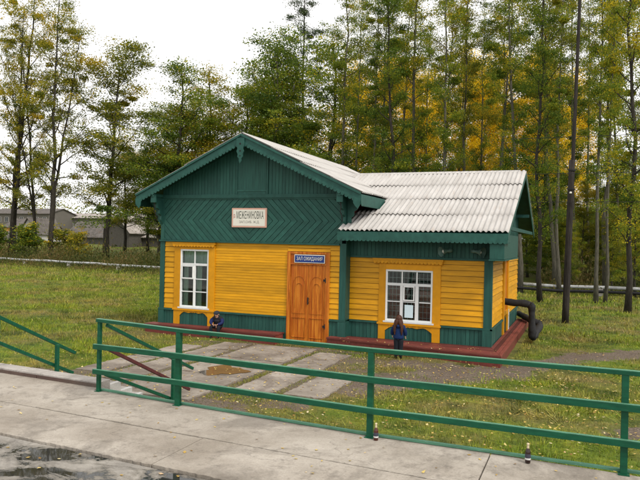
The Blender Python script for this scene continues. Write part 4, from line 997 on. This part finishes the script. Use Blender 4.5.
for i,(px,Y,top) in enumerate([(345,40,150),(374,46,160),(405,42,172),(437,47,168),(466,42,175),(497,46,168),(528,40,180),(556,44,185),(582,36,190),(602,46,150),(572,30,225),(612,27,215),(636,24,190),(622,36,165),(645,32,120),(590,54,205),(545,54,205)]):
    plant(('br1','br3','br2')[i%3],px,Y,Htop(px,top,Y),'low dense green tree under the poplars '+('behind the right wing' if px<530 else 'right of the house'),'undergrowth trees, '+('behind the right wing' if px<530 else 'right of the house'))
GN='near trees on the right lawn'
plant('pop4',541,17.8,19,'nearest dark-trunked tree just right of the house corner',GN,rz=1)
plant('pop1',597,19,20,'left one of two close trunks right of the utility pole',GN,rz=2,wide=.8)
plant('pop2',606,19.4,19,'right one of two close trunks right of the utility pole',GN,rz=3,wide=.8)
plant('pop4',629,15,20,'big dark tree at the right edge of the photo',GN,rz=4,lean=(0,R(2)))
plant('pop3',560,24,20,'tree between the house corner and the utility pole set further back',GN,rz=5)
for px_,Y_,t_ in [(538,36,225),(553,41,215),(569,38,222),(586,43,212),(601,37,220),(617,41,210),(633,36,215),(648,39,205),(527,44,212),(560,47,200),(610,48,195)]:
    plant('br3',px_,Y_,Htop(px_,t_,Y_),'small leafy dark green understorey tree beyond the pipeline right of the house','understorey trees beyond the pipeline right of the house',wide=1.9)
# distant woods as one mass
n=120000; xs=rng.uniform(-260,330,n); ys=rng.uniform(125,160,n); hmax=9+4*np.sin(xs*.06)+3*np.sin(xs*.17+2)+2.5*np.sin(xs*.41)
pos=np.stack([xs,ys,gz(xs,ys)+rng.uniform(0,1,n)**.8*hmax],-1)
a=rng.normal(0,1,(n,3)); a/=np.linalg.norm(a,axis=1)[:,None]; b=np.cross(a,rng.normal(0,1,(n,3))); b/=np.linalg.norm(b,axis=1)[:,None]; s=rng.uniform(.16,.45,(n,1))
o=npmesh('distant_woods',np.stack([pos-a*s,pos-b*s*.6,pos+a*s,pos+b*s*.6],1).reshape(-1,3),np.arange(4*n).reshape(-1,4),M['leaf_olive'],None,np.clip(.4+.25*np.sin(xs*.11)+rng.normal(0,.12,n),0,1))
tag(o,'hazy olive line of woods closing the view beyond the houses','woods',kind='stuff')
# ------------------------------------------------------------------ background buildings at left
M['hwall']=simple('grey house wall',(.13,.12,.105),.9,None,None,.15,1); M['hdark']=simple('dark window',(.03,.035,.04),.3)
M['hroof']=roofm('old grey roof',(.075,.066,.058),(.14,.125,.115)); M['hroofl']=roofm('pale rusty roof',(.22,.195,.175),(.42,.38,.35))
M['log']=barkm('weathered shed boards',(.05,.045,.04),(.13,.12,.105),(1,1,8)); M['orange']=simple('orange house wall',(.60,.30,.10),.9,None,None,.1,1); M['hwhite']=simple('whitewashed gable',(.42,.41,.40),.9,None,None,.1,1)
def X_at(px,Y): return at(px,Y)[0]
def house(name,px0,px1,Y,top,eave,bot,depth,wall,roof,label,ridge='x',wins=0,rows=1):
    x0,x1=X_at(px0,Y),X_at(px1,Y); pm=(px0+px1)/2; zt,ze,zb=zat(pm,top,Y+(depth/2 if ridge=='x' else 0)),zat(pm,eave,Y),zat(pm,bot,Y)-.6
    h=empty(name,((x0+x1)/2,Y,zb),label,'house' if 'house' in name else 'building')
    w=MB().box(x0,x1,Y,Y+depth,zb,ze)
    if ridge=='y': w.prism([(x0,ze),(x1,ze),((x0+x1)/2,zt-.05)],Y+.0,Y+depth)
    else: w.prism([(Y,ze),(Y+depth,ze),(Y+depth/2,zt-.05)],x0,x1,'yz')
    w.build('wall',M[wall],h)
    o=.35; r=MB(); t=.1
    if ridge=='x':
        sl=(zt-ze)/(depth/2); r.prism([(Y-o,ze-o*sl),(Y+depth/2,zt),(Y+depth+o,ze-o*sl),(Y+depth+o,ze-o*sl+t),(Y+depth/2,zt+t),(Y-o,ze-o*sl+t)],x0-o,x1+o,'yz')
    else:
        xm=(x0+x1)/2; sl=(zt-ze)/((x1-x0)/2); r.prism([(x0-o,ze-o*sl),(xm,zt),(x1+o,ze-o*sl),(x1+o,ze-o*sl+t),(xm,zt+t),(x0-o,ze-o*sl+t)],Y-o,Y+depth+o,'xz')
    r.build('roof',M[roof],h)
    for rr in range(rows):
        for k in range(wins):
            xc=x0+(x1-x0)*(k+.5)/wins; hh=(ze-zb-.6)/rows; zc=zb+.6+hh*(rr+.55)
            wm=MB().box(xc-.5,xc+.5,Y-.04,Y+.02,zc-.6,zc+.6).build('window',M['hdark'],h)
            MB().box(xc-.58,xc-.5,Y-.07,Y,zc-.65,zc+.65).box(xc+.5,xc+.58,Y-.07,Y,zc-.65,zc+.65).box(xc-.5,xc+.5,Y-.07,Y,zc+.6,zc+.65).box(xc-.5,xc+.5,Y-.07,Y,zc-.65,zc-.6).box(xc-.03,xc+.03,Y-.06,Y,zc-.6,zc+.6).build('frame',M['hwhite'],wm)
    return h
house('long_house',-12,48,104,209,213.5,240,9,'hwall','hroof','grey two-storey block with small windows at the far left behind the old trees','x',8,2)
house('long_house',58,150,112,214,218,236,8,'hwall','hroofl','long low grey building with pale roof between the trees left of the station','x',10,1)
house('small_house',2,33,78,219,227,244,7,'orange','hroof','small orange-walled house with dark roof at the far left','x',2)
house('small_house',20,36,72,218,232,246,6,'hwhite','hroof','white gabled house beside the orange-walled one','y',1)
house('wooden_shed',66,104,66,222,236,248,6,'log','hroof','dark wide-roofed wooden shed left of the gabled shed','x')
house('wooden_shed',106,129,60,216,231,246,6,'log','hroofl','small grey gabled wooden shed with pale rusty roof','y')
house('wooden_shed',130,166,63,229,237,247,6,'log','hroofl','low long shed with pale roof beside the station corner','x')
house('wooden_shed',-10,18,62,232,240,250,5,'log','hroof','low dark shed under the far left tree','x')
# pipeline and road
pl=empty('heating_pipeline',(-12,25,-.28),'long silvery heating pipeline crossing the meadow behind the station','pipeline')
A=np.array([-60,32.4,.25]); Bp=np.array([-17,25.3,.2]); Cp=np.array([8.4,24.2,.2]); D=np.array([40,22.6,.2])
q=[]
for a_,b_ in ((A,Bp),(Bp,Cp),(Cp,D)):
    for k in range(14): q.append(a_+(b_-a_)*k/14+np.array([0,0,random.uniform(-.04,.04)]))
MB().tube([tuple(p) for p in q],.10,8).build('pipe',M['silver'],pl,smooth=True)
MB().tube([tuple(p+np.array([0,-.35,-.22])) for p in q[27:]],.09,8).build('lower_pipe',M['blackpipe'],pl,smooth=True)
sp=MB()
for p in q[::2]: sp.box(p[0]-.15,p[0]+.15,p[1]-.12,p[1]+.12,float(gz(p[0],p[1]))-.2,p[2]-.1)
sp.build('support',M['curb'],pl)
# utility pole and wires
up=empty('utility_pole',(11.51,9.17,-.3),'tall dark wooden utility pole standing on the right lawn','pole')
top=Vector((11.51+.20,9.17,14.5)); bot=Vector((11.51-.10,9.17,-.35))
pt=lambda z: bot.lerp(top,(z+.35)/14.85)
zz=zat(575.5,160,9.17)
MB().tube([tuple(pt(-.35+(zz+.35)*k/8)) for k in range(9)],list(np.linspace(.13,.11,9)),12).build('lower_shaft',M['pole'],up,smooth=True)
MB().tube([tuple(pt(1.5+13*k/8)+Vector((.03,.05,0))) for k in range(9)],list(np.linspace(.075,.055,9)),12).build('upper_shaft',M['pole'],up,smooth=True)
MB().lathe([(.03,0),(.045,.03),(.03,.07)],pt(zat(573.5,194,9.17))+Vector((.0,-.18,0)),10).build('insulator',M['sign_white'],up,smooth=True)
for z_ in (zz-.4,zz-1.1): MB().tube([tuple(pt(z_)),tuple(pt(z_)+Vector((.004,0,.05)))],.15,12).build('wire_band',M['black'],up)
for zz,lab in ((5.25,'thin overhead wire crossing the pole at the white insulator'),(4.2,'thin overhead wire below the insulator on the pole'),(6.6,'thin overhead wire above the insulator on the pole')):
    a=pt(zz); pts=[(a.x-2.2+ (60*k/20),9.0,a.z+.004*(k-1)**2*.3) for k in range(21)]
    tag(MB().tube(pts,.012,4).build('overhead_wire',M['black'],None),lab,'wire')
# ------------------------------------------------------------------ grass, weeds, leaves
def hashn(x,y): return np.sin(x*1.7+np.sin(y*2.3)*1.3)+np.sin(y*1.9+x*.6)+.5*np.sin(x*5.1+y*4.3)
def blades(n,x0,x1,y0,y1,h,w,seed,thr=.5,tall=0):
    rg=np.random.default_rng(seed); x=rg.uniform(x0,x1,n); y=rg.uniform(y0,y1,n)
    inslab=((x>1.95)&(x<2.75)&(y>-5.7)&(y<-1.9))|((x>2.84)&(x<3.66)&(y>-6.1)&(y<-1))|((x>3.78)&(x<5.66)&(y>-6.9)&(y<-.95))|((x>5.82)&(x<6.72)&(y>-5.9)&(y<-1.3))|((x>6.86)&(x<7.7)&(y>-5.75)&(y<-3.95))
    house=((x>-.3)&(x<10.4)&(y>-.1)&(y<8))|((x>-.28)&(x<4.25)&(y>-.66)&(y<0))|((x>5.6)&(x<10.35)&(y>-.36-.15*(x-5.6))&(y<0))|((x>2.1)&(x<5.6)&(y<-7.3))
    d=dirt(x,y)+.22*hashn(x*2.1,y*2.1)+rg.normal(0,.25,n)
    seamz=(x>1.9)&(x<7.75)&(y>-6.6)&(y<-.9)
    keep=(~inslab)&(~house)&((d<thr)|(seamz&(rg.random(n)<.9)))&(y>PY(x,-8.9)+.02)
    x,y=x[keep],y[keep]; n=len(x); z=gz(x,y)-.01
    hh=h*rg.uniform(.5,1.5,n)*(1+.35*np.clip(hashn(x*.8,y*.8),-1,2)*.5); hh=np.where((x>1.9)&(x<7.75)&(y>-6.6)&(y<-.9),hh*.55,hh)
    az=rg.uniform(0,6.28,n); ww=w*rg.uniform(.6,1.3,n); ln=rg.uniform(.1,.7,n)*hh; la=rg.uniform(0,6.28,n)
    dx,dy=np.cos(az)*ww,np.sin(az)*ww; lx,ly=np.cos(la)*ln,np.sin(la)*ln
    V=np.stack([np.stack([x-dx,y-dy,z],-1),np.stack([x+dx,y+dy,z],-1),np.stack([x+lx,y+ly,z+hh],-1)],1).reshape(-1,3)
    return V,np.clip(rg.random(n),0,1)
def tufts(nc,x0,x1,y0,y1,h,seed):
    rg=np.random.default_rng(seed); out=[];tt=[]
    cx=rg.uniform(x0,x1,nc); cy=rg.uniform(y0,y1,nc)
    ok=(~((cx>-.6)&(cx<10.9)&(cy>-1.5)&(cy<8.5)))&(~((cx>1.7)&(cx<7.9)&(cy<-.5)))&(cy>PY(cx,-8.7))&(dirt(cx,cy)<.6); cx,cy=cx[ok],cy[ok]
    for a_,b_ in zip(cx,cy):
        k=rg.integers(14,46); r=rg.uniform(.06,.22); x=a_+rg.normal(0,r,k); y=b_+rg.normal(0,r,k); z=gz(x,y)-.01
        hh=h*rg.uniform(.35,1.2,k)*rg.uniform(.6,1.3); az=rg.uniform(0,6.28,k); w=.007+.004*rg.random(k); dx,dy=np.cos(az)*w,np.sin(az)*w
        lx,ly=(x-a_)*1.2+rg.normal(0,.03,k),(y-b_)*1.2+rg.normal(0,.03,k)
        out.append(np.stack([np.stack([x-dx,y-dy,z],-1),np.stack([x+dx,y+dy,z],-1),np.stack([x+lx,y+ly,z+hh],-1)],1).reshape(-1,3)); tt.append(np.clip(rg.uniform(.0,.95)+rg.normal(0,.12,k),0,1))
    return np.concatenate(out),np.concatenate(tt)
Vs=[];T=[]
for a in [(300,-1,17,-8.9,0,.10,31),(380,-14,20,-6,14,.14,32),(420,-34,0,2,24,.26,33)]:
    v,t=tufts(*a); Vs.append(v); T.append(t)
for a in [(70000,0,17,-9.3,-2,.06,.006,1),(60000,-8,16,-5,6,.07,.009,2),(42000,-14,20,4,16,.09,.015,3),(45000,-26,1,-3,16,.09,.014,4),(42000,-42,22,14,31,.13,.03,5),(16000,5.5,17,-9.9,-8.3,.09,.006,6),(40000,1.9,7.8,-6.6,-.9,.07,.006,8)]:
    v,t=blades(*a); Vs.append(v); T.append(t)
V=np.concatenate(Vs); t=np.concatenate(T); o=npmesh('grass',V,np.arange(len(V)).reshape(-1,3),M['blade'],None,t)
tag(o,'short autumn grass growing over the meadow around the station','grass',kind='stuff')
def weeds(n,x0,x1,yf,h,w,seed):
    rg=np.random.default_rng(seed); x=rg.uniform(x0,x1,n); y=yf(x)+rg.normal(0,1,n)*1.3; z=gz(x,y)
    hh=h*rg.uniform(.3,1.2,n)*(1+.5*np.sin(x*.9)*np.sin(x*.37+1)); P_=np.stack([x,y,z+hh*rg.uniform(.1,1,n)],-1); m=len(x)
    a=rg.normal(0,1,(m,3))*np.array([.5,.5,1.3]); a/=np.linalg.norm(a,axis=1)[:,None]; b=np.cross(a,rg.normal(0,1,(m,3))); b/=np.linalg.norm(b,axis=1)[:,None]; s=w*rg.uniform(.5,1.4,(m,1))
    return np.stack([P_-a*s,P_-b*s*.35,P_+a*s,P_+b*s*.35],1).reshape(-1,3),np.clip(.45+.22*np.sin(x*.7)+rg.normal(0,.15,m),0,1)
yl=lambda x:np.interp(x,[-60,-17,8,40],[32.4,25.3,24.2,22.6])
Vs=[];T=[]
for a in [(26000,-60,2,lambda x:yl(x)+2.6,1.5,.12,1),(9000,-60,2,lambda x:yl(x)-1.2,.62,.09,2),(9000,-60,2,lambda x:yl(x)+7,1.9,.14,3),(16000,9,44,lambda x:yl(x)+9,1.9,.13,4),(5000,9,40,lambda x:yl(x)+3,.7,.10,5)]:
    v,t=weeds(*a); Vs.append(v); T.append(t)
V=np.concatenate(Vs); t=np.concatenate(T); o=npmesh('tall_weeds',V,np.arange(len(V)).reshape(-1,4),M['weed'],None,t)
tag(o,'tall dry weeds along the silvery pipeline','weeds',kind='stuff')
def leaves(n,x0,x1,y0,y1,zf,s,seed,dens=None):
    rg=np.random.default_rng(seed); x=rg.uniform(x0,x1,n); y=rg.uniform(y0,y1,n)
    if dens is not None: k=rg.random(n)<dens(x,y); x,y=x[k],y[k]; n=len(x)
    z=zf(x,y); az=rg.uniform(0,6.28,n); ss=s*rg.uniform(.6,1.3,n)
    c,sn=np.cos(az)*ss,np.sin(az)*ss; tz=rg.normal(0,.35,n)*ss
    V=np.stack([np.stack([x-c,y-sn,z-tz*.2+.004],-1),np.stack([x+sn*.7,y-c*.7,z+.006],-1),np.stack([x+c,y+sn,z+np.abs(tz)+.006],-1),np.stack([x-sn*.7,y+c*.7,z+.004+np.abs(tz)*.5],-1)],1).reshape(-1,3)
    return V,rg.random(n)
Vs=[];T=[]
def offh(x,y):
    h=((x>-.3)&(x<10.4)&(y>-.1)&(y<8))|((x>-.28)&(x<4.25)&(y>-.66)&(y<0))|((x>5.6)&(x<10.35)&(y>-.36-.15*(x-5.6))&(y<0))|(y<PY(x,-8.85))
    return np.where(h,0,np.where(x>6,1,.55))
def zg(x,y):
    s=((x>1.95)&(x<7.7)&(y>-6.9)&(y<-.95)); return np.where(s,-.248,gz(x,y)+.02+.03*(dirt(x,y)<.4))
for a in [(4200,0,17,-9.2,0,zg,.026,1,offh),(1100,-10,18,0,14,zg,.03,2,offh),(500,-24,0,-6,14,zg,.035,3,offh),(120,3,16,-11,-8.95,lambda x,y:0*x+HP,.022,4,lambda x,y:1.0*(y<PY(x,-9.1))*(y>PY(x,-11))),(90,3,11,-12.6,-11.1,lambda x,y:0*x+.280,.024,5,None),(70,6,10.1,-.85,-.1,lambda x,y:0*x-.02,.022,6,None),(1300,6,16,-9.9,-8.6,zg,.022,7,offh),(160,1.9,7.7,-6.9,-.95,zg,.024,8,None)]:
    v,t=leaves(*a); Vs.append(v); T.append(t)
V=np.concatenate(Vs); t=np.concatenate(T); o=npmesh('fallen_leaves',V,np.arange(len(V)).reshape(-1,4),M['fallen'],None,t)
tag(o,'scattered yellow fallen leaves on the grass, slabs and platform','leaves',kind='stuff')
